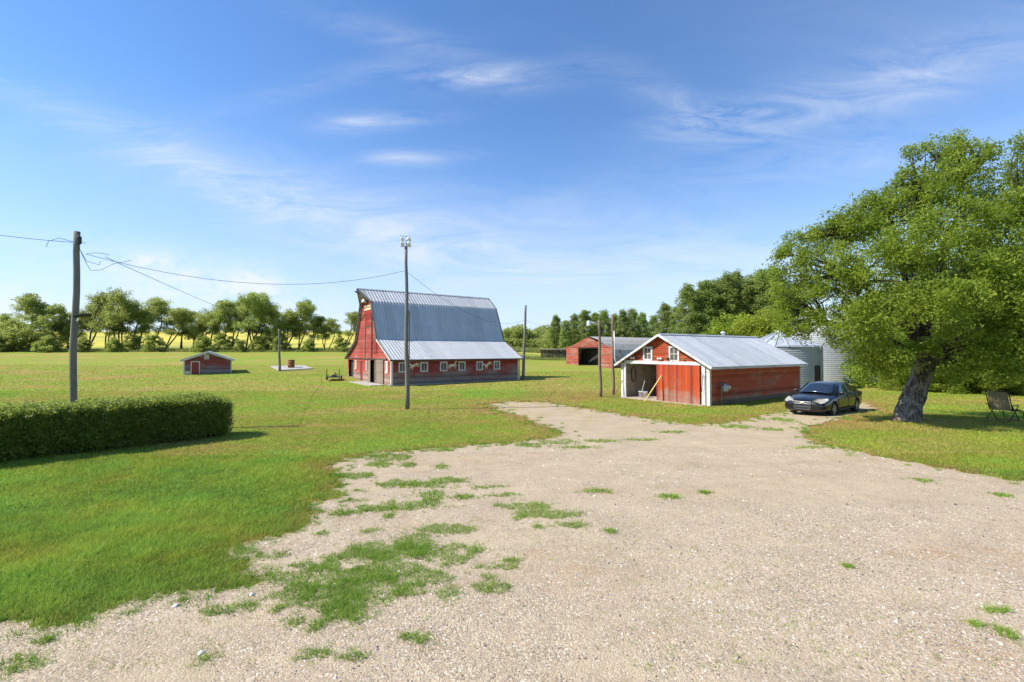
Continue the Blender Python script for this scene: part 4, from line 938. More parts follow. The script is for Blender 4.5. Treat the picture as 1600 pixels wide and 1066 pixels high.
wire(wb, t2 + (b2 - t2) * .145, .95, 'long sagging overhead wire between the thick pole and the floodlight pole', extra=[[wb, W(150, 395, 18.4), W(170, 398, 18.5)], [W(126, 392, 18.3), W(135, 408, 18.4), W(155, 414, 18.4), W(157, 408, 18.4)], [Ta, W(124, 388, 18.2), W(134, 410, 18.3), W(142, 423, 18.4), W(158, 422, 18.6), W(178, 412, 18.8), W(205, 407, 19.0)]])
wire(W(165, 402, 18.5), t6, .25, 'overhead wire running down to the distant pole by the concrete pad', r=.011)
wire(t2 + (b2 - t2) * .15, W(820, 500, 49.6), 1.3, 'overhead wire passing above the barn roof to the pole behind it')
wire(W(820, 500, 49.6), t4 + Vector((0, 0, -.1)), .5, 'overhead wire from the pole behind the barn to the yard lamp')

# ------------------------------------------------------------------ yard bits
c = [at(423, 573.5), at(437, 580), at(490, 577), at(476, 572.5)]
m_ = MB(); m_.add([(v.x, v.y, v.z + .14) for v in c] + [(v.x, v.y, v.z - .2) for v in c], [(0, 1, 2, 3), (0, 4, 5, 1), (1, 5, 6, 2), (2, 6, 7, 3), (3, 7, 4, 0)]); tag(m_.build('concrete_pad', M['concrete']), kind='structure')
p = at(455, 576); e = empty('barrel', (p.x, p.y, p.z + .14), 0, 'rusty burn barrel standing on the concrete pad', 'barrel')
m_ = MB(); m_.lathe([(0, 0), (.42, 0), (.42, .32), (.45, .34), (.42, .36), (.42, .66), (.45, .68), (.42, .7), (.42, 1.02), (.39, 1.02), (.39, .1), (0, .1)], (0, 0, 0), 20); m_.build('barrel_body', M['rust'], e, True)
m_ = MB(); m_.lathe([(.425, 0), (.455, .01), (.455, .05), (.425, .06)], (0, 0, .99), 20); m_.build('rim', M['rust'], e)
p = at(522, 594); e = empty('trailer', p, R(14), 'small black flat trailer with two upright stakes beside the barn', 'trailer')
m_ = MB(); m_.box(-.6, .6, -.9, .9, .30, .36); m_.bar((-.6, 0, .33), (-.6, -1.6, .28), .06, .06); m_.build('deck', M['iron'], e)
for s_ in (-.58, .58): q = MB(); q.box(s_ - .03, s_ + .03, -.9, -.84, .1, 1.1); q.build('stake', M['iron'], e)
for s_ in (-.68, .68): q = MB(); q.M = Matrix.Translation((s_, 0, .25)) @ Matrix.Rotation(R(90), 4, 'Y'); q.lathe([(0, -.06), (.22, -.06), (.25, 0), (.22, .06), (0, .06)], (0, 0, 0), 16); q.build('wheel', M['iron'], e)
q = MB(); q.box(-.2, .25, -.3, .2, .36, .56); q.lathe([(.09, 0), (.09, .2), (0, .24)], (.1, 0, .56), 10); q.build('motor', M['grey_wood'], e, bevel=.03)

# ------------------------------------------------------------------ patio chair
p = at(1565, 658); ch = empty('patio_chair', p, R(-66), 'black-framed patio recliner with tan mesh back standing in the tree shade', 'chair')
M['sling'] = leaf_mat('tan_mesh', (.42, .36, .22), (.46, .40, .25), trans=.45) if True else plain_noise((.46, .39, .24), 30, .15, .8)('tan_mesh')
def cyl(name, pts, r, mt='iron', par=ch): q = MB(); q.tube(pts, r, 8); return q.build(name, M[mt], par, True)
# local: +y is the way the sitter faces (away from camera), back towards -y
for s_ in (-1, 1):
    x = s_ * .34
    cyl('back_frame', [(x, -.02, .42), (x, -.18, .8), (x * 1.02, -.34, 1.20)], .018)
    cyl('leg', [(x, .45, .62), (x, .20, .40), (x, -.38, .0)], .016); cyl('leg', [(x, -.05, .62), (x, .18, .35), (x, .52, .0)], .016)
    q = MB(); q.bar((x + s_ * .03, -.22, .66), (x + s_ * .03, .34, .64), .06, .035); q.build('armrest', M['iron'], ch, bevel=.01)
for (yy_, zz_) in ((-.34, 1.20), (.52, .02), (-.36, .02), (.5, .46)): cyl('crossbar', [(-.34, yy_, zz_), (.34, yy_, zz_)], .016)
q = MB(); q.add([(-.30, -.03, .44), (.30, -.03, .44), (.30, -.20, .80), (-.30, -.20, .80), (-.30, -.33, 1.18), (.30, -.33, 1.18), (-.30, -.015, .44), (.30, -.015, .44), (.30, -.18, .80), (-.30, -.18, .80), (-.30, -.315, 1.18), (.30, -.315, 1.18)], [(0, 1, 2, 3), (3, 2, 5, 4), (9, 8, 7, 6), (10, 11, 8, 9), (0, 3, 9, 6), (3, 4, 10, 9), (1, 7, 8, 2), (2, 8, 11, 5), (4, 5, 11, 10), (0, 6, 7, 1)]); q.build('backrest', M['sling'], ch)
q = MB(); q.add([(-.30, .0, .44), (.30, .0, .44), (.30, .50, .47), (-.30, .50, .47), (-.30, 0, .425), (.30, 0, .425), (.30, .5, .455), (-.30, .5, .455)], [(0, 1, 2, 3), (7, 6, 5, 4), (0, 4, 5, 1), (1, 5, 6, 2), (2, 6, 7, 3), (3, 7, 4, 0)]); q.build('seat', M['sling'], ch)
q = MB(); q.add([(-.28, .5, .47), (.28, .5, .47), (.28, .95, .36), (-.28, .95, .36), (-.28, .5, .455), (.28, .5, .455), (.28, .95, .345), (-.28, .95, .345)], [(0, 1, 2, 3), (7, 6, 5, 4), (0, 4, 5, 1), (1, 5, 6, 2), (2, 6, 7, 3), (3, 7, 4, 0)]); q.build('footrest', M['sling'], ch)
for s_ in (-1, 1): cyl('leg', [(s_ * .30, .5, .47), (s_ * .30, .95, .36), (s_ * .30, 1.05, .0)], .014)

# ------------------------------------------------------------------ car
M['paint'] = mat('black_car_paint', None, (.009, .009, .009), .22, .0, .4)
M['paint'].node_tree.nodes['Principled BSDF'].inputs['Coat Weight'].default_value = .35
M['carglass'] = mat('tinted_glass', None, (.015, .022, .030), .04, 0, .9)
M['carglass'].node_tree.nodes['Principled BSDF'].inputs['IOR'].default_value = 1.9
M['chrome'] = mat('chrome', None, (.28, .28, .29), .38, 1)
M['rim'] = mat('alloy', None, (.50, .50, .51), .3, .8)
M['tyre'] = mat('tyre_rubber', None, (.02, .02, .02), .85)
M['lens'] = mat('headlight_lens', None, (.38, .37, .33), .12, .1, .8)
M['plate'] = mat('plate_white', None, (.8, .8, .8), .5)
M['gold'] = mat('gold_badge', None, (.70, .60, .40), .3, .6)
fwL = at(1301, 649); hd = Vector((-.80, -.60, 0)); lf = Vector((.60, -.80, 0))          # heading, car's left (towards the camera)
cb = fwL - lf * .82 - hd * 1.40
car = empty('parked_car', (cb.x, cb.y, tz(cb.x, cb.y)), math.atan2(hd.y, hd.x), 'glossy black four-door sedan parked on gravel beside the garage', 'car')
# local: +x forward (front at 2.5), +y left, z up; centre between the axles
ST = [  # x, zbottom, zshoulder, ztop(centre), half width at middle, half width shoulder
 (2.52, .36, .56, .60, .50, .44), (2.47, .26, .62, .69, .74, .64), (2.30, .20, .68, .78, .86, .76), (1.95, .18, .75, .86, .905, .82), (1.55, .18, .82, .92, .92, .84),
 (1.10, .18, .90, .975, .925, .84), (.6, .18, .94, .99, .93, .85), (.0, .18, .95, .99, .93, .86), (-.8, .18, .96, 1.0, .93, .86), (-1.4, .18, .98, 1.03, .925, .84),
 (-1.9, .20, 1.0, 1.06, .905, .80), (-2.3, .24, .99, 1.07, .86, .74), (-2.47, .30, .93, 1.02, .78, .66), (-2.53, .42, .80, .86, .62, .54)]
bmx = bmesh.new(); rings = []
for (x, zb, zs, zt_, hw_, hs2) in ST:
    half = [(0, zb), (hw_ * .86, zb), (hw_ * .985, zb + .10), (hw_, zb + (zs - zb) * .45), (hw_ * .985, zb + (zs - zb) * .78), (hs2 + (hw_ - hs2) * .55, zs), (hs2 * .80, zs + (zt_ - zs) * .62), (hs2 * .4, zs + (zt_ - zs) * .93), (0, zt_)]
    full = half + [(-a, b) for (a, b) in half[-2:0:-1]]
    rings.append([bmx.verts.new((x, a, b)) for (a, b) in full])
for r0, r1 in zip(rings[:-1], rings[1:]):
    for k in range(len(r0)): bmx.faces.new((r0[k], r0[(k + 1) % len(r0)], r1[(k + 1) % len(r0)], r1[k]))
bmx.faces.new(rings[0][::-1]); bmx.faces.new(rings[-1]); bmesh.ops.recalc_face_normals(bmx, faces=bmx.faces[:])
me = bpy.data.meshes.new('body'); bmx.to_mesh(me); bmx.free(); me.materials.append(M['paint'])
body = bpy.data.objects.new('body', me); C.objects.link(body)
sb = body.modifiers.new('s', 'SUBSURF'); sb.levels = 2; sb.render_levels = 2
cutm = MB()
for x in (1.42, -1.40):
    for s_ in (-1, 1):
        pts = [(x, s_ * .60, .33), (x, s_ * 1.2, .33)]; cutm.tube(pts, .385, 28)
cut = cutm.build('cut', M['tyre'], None)
bm2 = bmesh.new(); bm2.from_mesh(cut.data); bmesh.ops.recalc_face_normals(bm2, faces=bm2.faces[:]); bm2.to_mesh(cut.data); bm2.free()
bo = body.modifiers.new('b', 'BOOLEAN'); bo.operation = 'DIFFERENCE'; bo.object = cut; bo.solver = 'EXACT'
bpy.context.view_layer.update(); dg = bpy.context.evaluated_depsgraph_get()
nm = bpy.data.meshes.new_from_object(body.evaluated_get(dg)); body.modifiers.clear(); body.data = nm; nm.polygons.foreach_set('use_smooth', [True] * len(nm.polygons)); nm.name = 'body'
nm.set_sharp_from_angle(angle=R(40))
bpy.data.objects.remove(cut); body.parent = car
if len(nm.polygons) < 50: raise RuntimeError('car boolean failed')
# cabin
belt = [(1.12, .70, .955), (.95, .80, .97), (-.2, .84, .975), (-1.2, .82, 1.0), (-1.72, .70, 1.035), (-1.85, .0, 1.05)]
def cab(x, y, z): return (x, y, z)
CB = [  # station x on roof line: (xb, zb, hb, xr, zr, hr)
 (1.14, .955, .74, .38, 1.40, .56), (.90, .965, .82, .20, 1.43, .60), (.0, .97, .845, -.1, 1.47, .63), (-.6, .985, .84, -.6, 1.465, .63), (-1.30, 1.0, .84, -1.05, 1.43, .61), (-2.08, 1.05, .74, -1.36, 1.375, .56)]
q = MB(); vs = []; k_ = 7
for (xb, zb, hb, xr, zr, hr) in CB:
    ring = [(xb, hb, zb - .05), (xb * .55 + xr * .45, hb * .55 + hr * .45 + .02, zb * .55 + zr * .45), (xr, hr, zr - .045), (xr, hr * .5, zr), (xr, -hr * .5, zr), (xr, -hr, zr - .045), (xb * .55 + xr * .45, -(hb * .55 + hr * .45 + .02), zb * .55 + zr * .45), (xb, -hb, zb - .05)]
    vs += ring
n = 8; fs = [(i * n + k, i * n + k + 1, (i + 1) * n + k + 1, (i + 1) * n + k) for i in range(len(CB) - 1) for k in range(n - 1)]
fs += [tuple(range(n)), tuple(range((len(CB) - 1) * n + n - 1, (len(CB) - 1) * n - 1, -1))]
q.add(vs, fs); cabin = q.build('cabin', M['paint'], car, True); cabin.data.set_sharp_from_angle(angle=R(50))
def pane(name, corners, off):
    """thin glass slab following a quad, subdivided and bowed outwards"""
    c = [Vector(v) for v in corners]; nv = (c[1] - c[0]).cross(c[3] - c[0]).normalized(); cc = sum(c, Vector()) / 4
    if nv.dot(cc - Vector((-.2, 0, .9))) < 0: nv = -nv
    vs = []; fs = []; n = 8
    for j in range(n + 1):
        for i in range(n + 1):
            u, v = i / n, j / n; pt = c[0].lerp(c[1], u).lerp(c[3].lerp(c[2], u), v); vs.append(pt + nv * (off + .05 * off_b * (1 - (2 * u - 1) ** 2)))
    for j in range(n):
        for i in range(n): a = j * (n + 1) + i; fs.append((a, a + 1, a + n + 2, a + n + 1))
    q = MB(); q.add(vs, fs); o = q.build(name, M['carglass'], car, True); sm = o.modifiers.new('t', 'SOLIDIFY'); sm.thickness = .012; sm.offset = 0; return o
off_b = 1.2; pane('windscreen', [(1.10, -.70, .985), (1.10, .70, .985), (.44, .52, 1.37), (.44, -.52, 1.37)], .012)
pane('rear_window', [(-1.98, -.62, 1.09), (-1.98, .62, 1.09), (-1.42, .50, 1.355), (-1.42, -.50, 1.355)], .015)
off_b = .35
for s_ in (1, -1):
    pane('side_window', [(.82, s_ * .825, .985), (-.22, s_ * .845, .995), (-.16, s_ * .655, 1.40), (.24, s_ * .635, 1.375)], .030)
    pane('side_window', [(-.30, s_ * .845, .995), (-1.16, s_ * .825, 1.02), (-.98, s_ * .64, 1.36), (-.24, s_ * .655, 1.40)], .030)
    q = MB(); q.box(.62, .84, s_ * .90, s_ * 1.08, .96, 1.09) if s_ > 0 else q.box(.62, .84, -1.08, -.90, .96, 1.09); q.bar((.75, s_ * .84, .97), (.73, s_ * .93, 1.0), .08, .05); q.build('mirror', M['paint'], car, True, bevel=.035)
    for x in (-.1, -1.1): q = MB(); q.bar((x, s_ * .935, .86), (x - .18, s_ * .935, .865), .03, .03); q.build('door_handle', M['paint'], car)
    for x in (1.42, -1.40):
        wh = empty('wheel', (x, s_ * .80, .33)); wh.parent = car
        q = MB(); q.M = Matrix.Rotation(R(90), 4, 'X'); q.lathe([(.22, -.11), (.30, -.11), (.33, -.08), (.335, 0), (.33, .08), (.30, .11), (.22, .11)], (0, 0, 0), 32); q.build('tyre', M['tyre'], wh, True)
        q = MB(); q.M = Matrix.Rotation(R(90), 4, 'X'); z_ = -s_ * .085; q.lathe([(.235, z_ + s_ * .12), (.235, z_), (.215, z_ - s_ * .012), (.205, z_)], (0, 0, 0), 32); q.lathe([(0, z_ - s_ * .01), (.06, z_ - s_ * .01), (.07, z_ + s_ * .02)], (0, 0, 0), 16)
        for a in range(5):
            an = a * 2 * math.pi / 5
            for da in (-.16, .16): q.bar((.05 * math.cos(an), .05 * math.sin(an), z_), (.21 * math.cos(an + da), .21 * math.sin(an + da), z_), .035, .03)
        q.lathe([(0, z_ + s_ * .07), (.21, z_ + s_ * .07)], (0, 0, 0), 24)
        q.build('rim', M['rim'], wh, False)
    # headlight
    q = MB(); n = 10; vs = []
    outl = [(2.44, .34, .60), (2.40, .36, .73), (2.25, .52, .80), (2.00, .72, .84), (1.86, .80, .82), (1.90, .845, .76), (2.10, .84, .70), (2.28, .80, .64), (2.38, .70, .60)]
    cen = Vector((2.28, .64, .76)); vs = [cen] + [Vector(o) for o in outl]
    vs = [Vector((v.x, v.y * s_, v.z)) for v in vs]; q.add([v + Vector((.045, .03 * s_, .02)) for v in vs] + [v - Vector((.12, .08 * s_, .05)) for v in vs], [(0, i, i % 9 + 1) for i in range(1, 10)] + [(i, i % 9 + 1, i % 9 + 11, i + 10) for i in range(1, 10)])
    q.build('headlight', M['lens'], car, True)
    q = MB(); q.box(-2.50, -2.36, min(s_ * .5, s_ * .80), max(s_ * .5, s_ * .80), .78, .95); q.build('tail_light', M['hut_door'], car, bevel=.03)
    q = MB(); q.M = Matrix.Translation((2.44, s_ * .60, .36)) @ Matrix.Rotation(R(90), 4, 'Y'); q.lathe([(0, .03), (.04, .025), (.045, 0)], (0, 0, 0), 14); q.build('fog_lamp', M['galv'], car, True)
q = MB(); q.box(2.49, 2.520, -.36, .36, .668, .680); q.box(2.49, 2.525, -.36, .36, .578, .590); q.box(2.42, 2.54, -.37, -.34, .575, .685); q.box(2.42, 2.54, .34, .37, .575, .685); q.build('grille_surround', M['chrome'], car, bevel=.008)
q = MB(); q.box(2.42, 2.51, -.34, .34, .60, .655); q.build('grille', M['iron'], car)
q = MB(); q.box(2.53, 2.555, -.085, .085, .62, .645); q.box(2.53, 2.556, -.04, .04, .605, .66); q.build('emblem', M['gold'], car, bevel=.006)
q = MB(); q.box(2.40, 2.53, -.33, .33, .34, .47); q.build('lower_grille', M['iron'], car, bevel=.02)
q = MB(); [q.bar(a, b, .02, .02) for a, b in (((2.53, -.36, .48), (2.53, .36, .48)), ((2.53, -.30, .33), (2.53, .30, .33)), ((2.53, -.36, .48), (2.53, -.30, .33)), ((2.53, .36, .48), (2.53, .30, .33)))]; q.build('bumper_trim', M['chrome'], car)
q = MB(); q.box(-1.9, 1.9, -.70, .70, .14, .34); q.build('underbody', M['iron'], car)
q = MB()
for s_ in (-1, 1):
    for x in (.98, -.26, -1.18): q.bar((x, s_ * .933, .28), (x - .02, s_ * .925, .95), .012, .008)
    q.bar((.95, s_ * .94, .30), (-1.0, s_ * .94, .30), .015, .04)
q.build('door_seam', M['iron'], car)

# ------------------------------------------------------------------ vegetation generators
def leaves(cent, n_per, spread, size, flat=.6, asp=.5, up=.5, tint0=None, seed=0):
    """leaf quads round clump centres -> (V, tint)"""
    r = np.random.default_rng(seed); nc = len(cent); n = nc * n_per
    c = np.repeat(cent, n_per, 0); sp_ = np.repeat(np.asarray(spread) * np.ones(nc), n_per)
    off = r.normal(size=(n, 3)); off /= (1 + .35 * np.linalg.norm(off, axis=1, keepdims=True)); off[:, 2] *= flat
    p = c + off * sp_[:, None]
    nn = r.normal(size=(n, 3)); nn[:, 2] = np.abs(nn[:, 2]) + up; nn /= np.linalg.norm(nn, axis=1, keepdims=True)
    a = r.normal(size=(n, 3)); a -= nn * (a * nn).sum(1, keepdims=True); a /= np.linalg.norm(a, axis=1, keepdims=True); b = np.cross(nn, a)
    L_ = size * (.6 + .8 * r.random(n)); Wd = L_ * asp
    V_ = np.stack([p - a * L_[:, None] / 2, p + b * Wd[:, None] / 2 - a * L_[:, None] * .08, p + a * L_[:, None] / 2 - nn * L_[:, None] * .12, p - b * Wd[:, None] / 2 - a * L_[:, None] * .08], 1)
    t0 = r.random(nc) if tint0 is None else tint0
    tint = np.clip(np.repeat(t0, n_per) * .65 + r.random(n) * .35, 0, 1)
    return V_.reshape(-1, 3), tint
def ell_points(n, c, rad, r, shell=.5):
    d = r.normal(size=(n, 3)); d /= np.linalg.norm(d, axis=1, keepdims=True); q = (shell + (1 - shell) * r.random(n)) ** .8
    return np.array(c) + d * q[:, None] * np.array(rad)
def curve_pts(a, b, bend, r, n=5):
    a, b = Vector(a), Vector(b); L_ = (b - a).length; m_ = Vector(r.normal(size=3)) * L_ * bend; m_.z = abs(m_.z) * .7
    return [a.lerp(b, k / n) + m_ * math.sin(math.pi * k / n) for k in range(n + 1)]
def windbreak(seed):
    """open, leaning, several-stemmed; 10 m tall"""
    r = np.random.default_rng(seed); e = empty('windbreak_tree', (0, 0, 0)); tr = MB(); C_ = []
    ns = int(r.integers(2, 4)); lean = .25 + .2 * r.random()
    for s in range(ns):
        x0 = (s - ns / 2) * .7 + r.normal() * .2; H = 10 * (1 - .22 * (s != 0) * r.random() - .1 * (s > 1))
        top = Vector((x0 + H * lean * r.uniform(.2, 1.0) + r.normal() * .8, r.normal() * 1.0, H * .93)); pts = curve_pts((x0, r.normal() * .4, -.3), top, .10, r, 7)
        tr.tube(pts, [.19 * (1 - .85 * k / 7) for k in range(8)], 7)
        for k in range(3, 8):
            for q in range(int(r.integers(2, 5))):
                a = r.random() * 6.28; L_ = (3.5 - .33 * k) * r.uniform(.6, 1.25); end = pts[k] + Vector((math.cos(a) * L_, math.sin(a) * L_, r.uniform(.0, 1.5)))
                bp = curve_pts(pts[k], end, .12, r, 3); tr.tube(bp, [.085, .06, .04, .02], 5)
                nc = int(r.integers(4, 10)); C_.append(ell_points(nc, end, (1.25, 1.25, .85), r, .1))
        C_.append(ell_points(5, pts[-1], (.9, .9, .8), r, 0))
    c = np.concatenate(C_); V_, tn = leaves(c, 60, .60, .25, .8, .6, .3, seed=seed)
    tr.build('trunk', M['bark_d'], e, True); np_mesh('crown', V_, 4, M['leaf_wind'], e, tn); return e
def round_tree(seed, H, rad, mt, name, base=.12, leaf=.22, npc=70, nclump=170, trunk=.22, nlobe=10):
    r = np.random.default_rng(seed); e = empty(name, (0, 0, 0)); tr = MB(); C_ = []
    top = Vector((r.normal() * .3, r.normal() * .3, H * .85)); pts = curve_pts((0, 0, -.3), top, .04, r, 6); tr.tube(pts, [trunk * (1 - .85 * k / 6) for k in range(7)], 7)
    for k in range(nlobe):
        f = (k + .5) / nlobe; z = H * (base + (1 - base) * f * .92); rr = rad * math.sin(math.pi * min(.97, .22 + .72 * f)) ** .7; a = k * 2.4 + r.random()
        off = rr * r.uniform(.35, .68); cen = Vector((math.cos(a) * off, math.sin(a) * off, z)); s_ = rad * r.uniform(.36, .55) * (1.1 - .4 * f)
        C_.append(ell_points(int(nclump / nlobe), cen, (s_, s_, s_ * .85), r, .45)); i = min(6, int(f * 6)); tr.tube(curve_pts(pts[i], cen, .08, r, 3), [.09, .06, .04, .02], 5)
    c = np.concatenate(C_); V_, tn = leaves(c, npc, rad * .14, leaf, .7, .62, .3, seed=seed)
    tr.build('trunk', M['bark_d'], e, True); np_mesh('crown', V_, 4, mt, e, tn); return e
def poplar(seed, H=14, rad=2.9):
    r = np.random.default_rng(seed); e = empty('poplar_tree', (0, 0, 0)); tr = MB(); pts = curve_pts((0, 0, -.3), (r.normal() * .3, r.normal() * .3, H * .97), .02, r, 8); tr.tube(pts, [.24 * (1 - .9 * k / 8) for k in range(9)], 7)
    C_ = []
    for k in range(46):
        f = (k / 46) ** .9; z = H * (.10 + .88 * f); rr = rad * (1 - f) ** .45 * (.55 + .45 * min(1, f * 5)) * r.uniform(.55, 1.1); a = k * 2.4; end = Vector((math.cos(a) * rr * .75, math.sin(a) * rr * .75, z + rr * .35))
        i = min(7, int(f * 8)); tr.tube([pts[i], end], [.05, .015], 4); C_.append(ell_points(6, end, (.8, .8, 1.0), r, .1))
    C_.append(ell_points(4, (0, 0, H * .97), (.25, .25, .7), r, 0)); c = np.concatenate(C_); V_, tn = leaves(c, 62, .42, .22, 1.0, .65, .2, seed=seed)
    tr.build('trunk', M['bark_d'], e, True); np_mesh('crown', V_, 4, M['leaf_pop'], e, tn); return e
ORD = 'first second third fourth fifth sixth seventh eighth ninth tenth eleventh twelfth thirteenth fourteenth fifteenth sixteenth seventeenth eighteenth nineteenth twentieth'.split()
def plant(proto_list, spots, group, cat, label_fn, Href):
    used = set(); tops = []
    for pr in proto_list:
        me_ = [c_ for c_ in pr.children if c_.name.startswith('crown')][0].data; a_ = np.empty(len(me_.vertices) * 3, np.float32); me_.vertices.foreach_get('co', a_); tops.append(float(np.percentile(a_[2::3], 99.2)))
    spots = sorted(spots, key=lambda s_: s_[0])
    for i, (px, D, top_y, pi, rot, wide) in enumerate(spots):
        pr = proto_list[pi]; o = pr if pi not in used else copy_tree(pr)
        if pi in used: pass
        used.add(pi); g = on(px, D); H = CAM_H + (HORIZON - top_y) * D / F_PX - g.z; s_ = H / tops[pi]
        o.location = g; o.rotation_euler = (0, 0, R(rot)); o.scale = (s_ * wide, s_ * wide, s_)
        tag(o, label_fn(i, len(spots)), cat, group)
wp = [windbreak(100 + k) for k in range(6)]
fp = [round_tree(140 + k, 10, 4.2, M['leaf_wind'], 'windbreak_tree', .06, .26, 75, 190, .25, 11) for k in range(2)]
protos = wp + fp
rs = random.Random(5); wspots = []
for (px, ty, pi, D, wd) in [(8, 492, 6, 112, 1.0), (48, 462, 6, 104, 1.1), (84, 478, 7, 104, 1.0), (112, 476, 0, 108, 1.0), (138, 458, 1, 106, .9), (168, 484, 2, 110, 1.1), (192, 456, 3, 106, .85), (226, 466, 4, 108, 1.0), (256, 482, 5, 106, 1.1),
                           (284, 486, 2, 112, 1.1), (306, 490, 0, 110, 1.0), (334, 470, 4, 106, 1.0), (362, 468, 1, 108, .9), (384, 460, 5, 105, .95), (404, 464, 3, 108, .9), (428, 480, 6, 112, .75), (446, 474, 0, 105, 1.0), (466, 470, 1, 107, .85),
                           (490, 494, 2, 110, 1.0), (512, 498, 4, 112, .9), (536, 488, 5, 107, 1.0)]:
    wspots.append((px, D, ty, pi, rs.uniform(-25, 25), wd))
plant(protos, wspots, 'windbreak trees before the yellow field', 'tree', lambda i, n: ('gnarled tree of the windbreak before the yellow field, ' + (ORD[i] + ' from the left end' if i < 11 else (('last' if i == n - 1 else ORD[n - 1 - i] + ' from last') + ' towards the barn'))), 10)
pp = [poplar(200 + k) for k in range(4)]
ps = []
for (px, ty, D) in [(868, 494, 118), (884, 502, 112), (898, 492, 116), (914, 486, 112), (930, 490, 118), (944, 486, 113), (960, 492, 118), (974, 486, 112), (988, 484, 118), (1004, 490, 113), (1022, 494, 116), (1040, 476, 98), (1056, 482, 96),
                    (1076, 447, 84), (1092, 456, 90), (1104, 441, 84), (1120, 440, 88), (1136, 430, 84), (1150, 428, 88), (1164, 440, 84), (1178, 432, 86), (1192, 424, 84), (1206, 420, 82), (1222, 440, 82), (1242, 446, 84)]:
    ps.append((px, D, ty, rs.randrange(4), rs.uniform(0, 360), 1.15 if px > 1060 else 1.25))
plant(pp, ps, 'tall poplars behind the garage', 'tree', lambda i, n: ('upright green poplar in the row behind the sheds, ' + (ORD[i] + ' from the left' if i < 13 else (('last' if i == n - 1 else ORD[n - 1 - i] + ' from last') + ' on the right'))), 14)
# bushes and shade trees behind
bp_ = [round_tree(300 + k, 7, 3.6, M['leaf_bush'], 'broadleaf_tree', .04, .20, 80, 200, .16, 11) for k in range(2)]
plant(bp_, [(1150, 62, 494, 0, 20, 1.1), (1190, 58, 486, 1, 90, 1.15), (1228, 60, 498, 0, 200, 1.1)], 'bright green trees behind the garage roof', 'tree',
      lambda i, n: ['bright yellow-green bushy tree above the garage roof, leftmost of three', 'bright yellow-green bushy tree above the garage roof, middle one of three', 'bright yellow-green bushy tree behind the shorter grain bin'][i], 7)
dp = [round_tree(320 + k, 8, 3.8, M['leaf_dark'], 'shade_tree', .0, .20, 80, 230, .18, 13) for k in range(3)]
ds = [(1345, 47, 470, 0, 0, 1.0), (1395, 40, 450, 1, 40, 1.0), (1452, 38, 440, 2, 80, 1.0), (1510, 36, 430, 0, 150, 1.0), (1565, 37, 420, 1, 220, 1.0), (1620, 35, 420, 2, 10, 1.05), (1680, 34, 400, 0, 300, 1.1), (1420, 36.5, 560, 2, 200, 1.5), (1475, 35.5, 545, 1, 100, 1.5), (1535, 34, 550, 0, 60, 1.5), (1592, 33.5, 548, 2, 130, 1.5), (1650, 33, 540, 1, 30, 1.5)]
plant(dp, ds, 'dense dark trees behind the lawn', 'tree', lambda i, n: 'dense dark green tree closing the shaded lawn, ' + (ORD[i] + ' from the grain bins' if i < 7 else (('last' if i == n - 1 else ORD[n - 1 - i] + ' from last') + ' at the right edge')), 8)
sp_ = at(1018, 545)
# far wood (one mass) and far left wood
def far_wood(name, spots, label, seed, lf=.5):
    r = np.random.default_rng(seed); C_ = []
    for (px, D, ty, wpx) in spots:
        g = on(px, D); H = CAM_H + (HORIZON - ty) * D / F_PX - g.z; wdt = wpx * D / F_PX
        C_.append(ell_points(int(60), (g.x, g.y, g.z + H * .5), (wdt * .5, wdt * .5, H * .5), r, .5))
    c = np.concatenate(C_); V_, tn = leaves(c, 60, 1.1, lf, .7, .7, .3, seed=seed); tag(np_mesh(name, V_, 4, M['leaf_wind'], None, tn), label, 'wood', kind='stuff')
far_wood('treeline', [(x, 150 + 8 * math.sin(x), 514 + 5 * math.sin(x * .13), 30) for x in range(770, 880, 9)] + [(x, 140, 532, 26) for x in range(772, 890, 9)], 'distant green wood closing the view between barn and poplars', 5)
far_wood('treeline', [(x, 300, 508 + 3 * math.sin(x), 26) for x in range(-120, 40, 10)], 'dark distant wood on the skyline at the left edge', 6, 1.2)
ub = [round_tree(360 + k, 3, 2.1, M['leaf_wind'], 'shrub', .0, .2, 60, 90, .06, 8) for k in range(3)]
us = [(-6, 100, 520, 0, 10, 1.1), (24, 101, 522, 1, 80, 1.2), (74, 100, 526, 2, 30, 1.2), (128, 101, 528, 1, 40, 1.1), (178, 101, 528, 1, 10, 1.0), (208, 103, 524, 2, 70, 1.2), (240, 101, 524, 0, 60, 1.1), (318, 101, 526, 2, 60, 1.1), (350, 104, 522, 0, 10, 1.2), (376, 101, 530, 1, 250, .9), (408, 103, 524, 2, 120, 1.2), (440, 102, 526, 0, 90, 1.0), (482, 101, 530, 1, 30, 1.0), (534, 102, 528, 0, 10, 1.1)]
plant(ub, us, 'shrubs at the foot of the windbreak', 'shrub', lambda i, n: 'low rounded shrub between the windbreak trunks, ' + (ORD[i] + ' from the left end' if i < 7 else (('last' if i == n - 1 else ORD[n - 1 - i] + ' from last') + ' towards the barn')), 3)
far_wood('undergrowth', [(x, 124, 520 + 3 * math.sin(x * .7), 34) for x in range(860, 1060, 12)], 'dense green undergrowth filling between the poplar trunks', 8, .4)
# tall grass strip under the windbreak
r = np.random.default_rng(77); n = 30000; x = r.uniform(-150, 22, n); y = 100 + 6 * r.random(n) + 0 * x
V1 = blades(x, y, .25 + .45 * r.random(n), .14, .6)
n = 14000; x2 = r.uniform(-8, 40, n); y2 = 122 + 14 * r.random(n); V2 = blades(x2, y2, .4 + .8 * r.random(n), .2, .6)
tag(np_mesh('tall_grass', np.concatenate([V1, V2]), 3, M['weed'], None, r.random((len(V1) + len(V2)) // 3)), 'unmown tall grass strip along the foot of the windbreak', 'grass', kind='stuff')

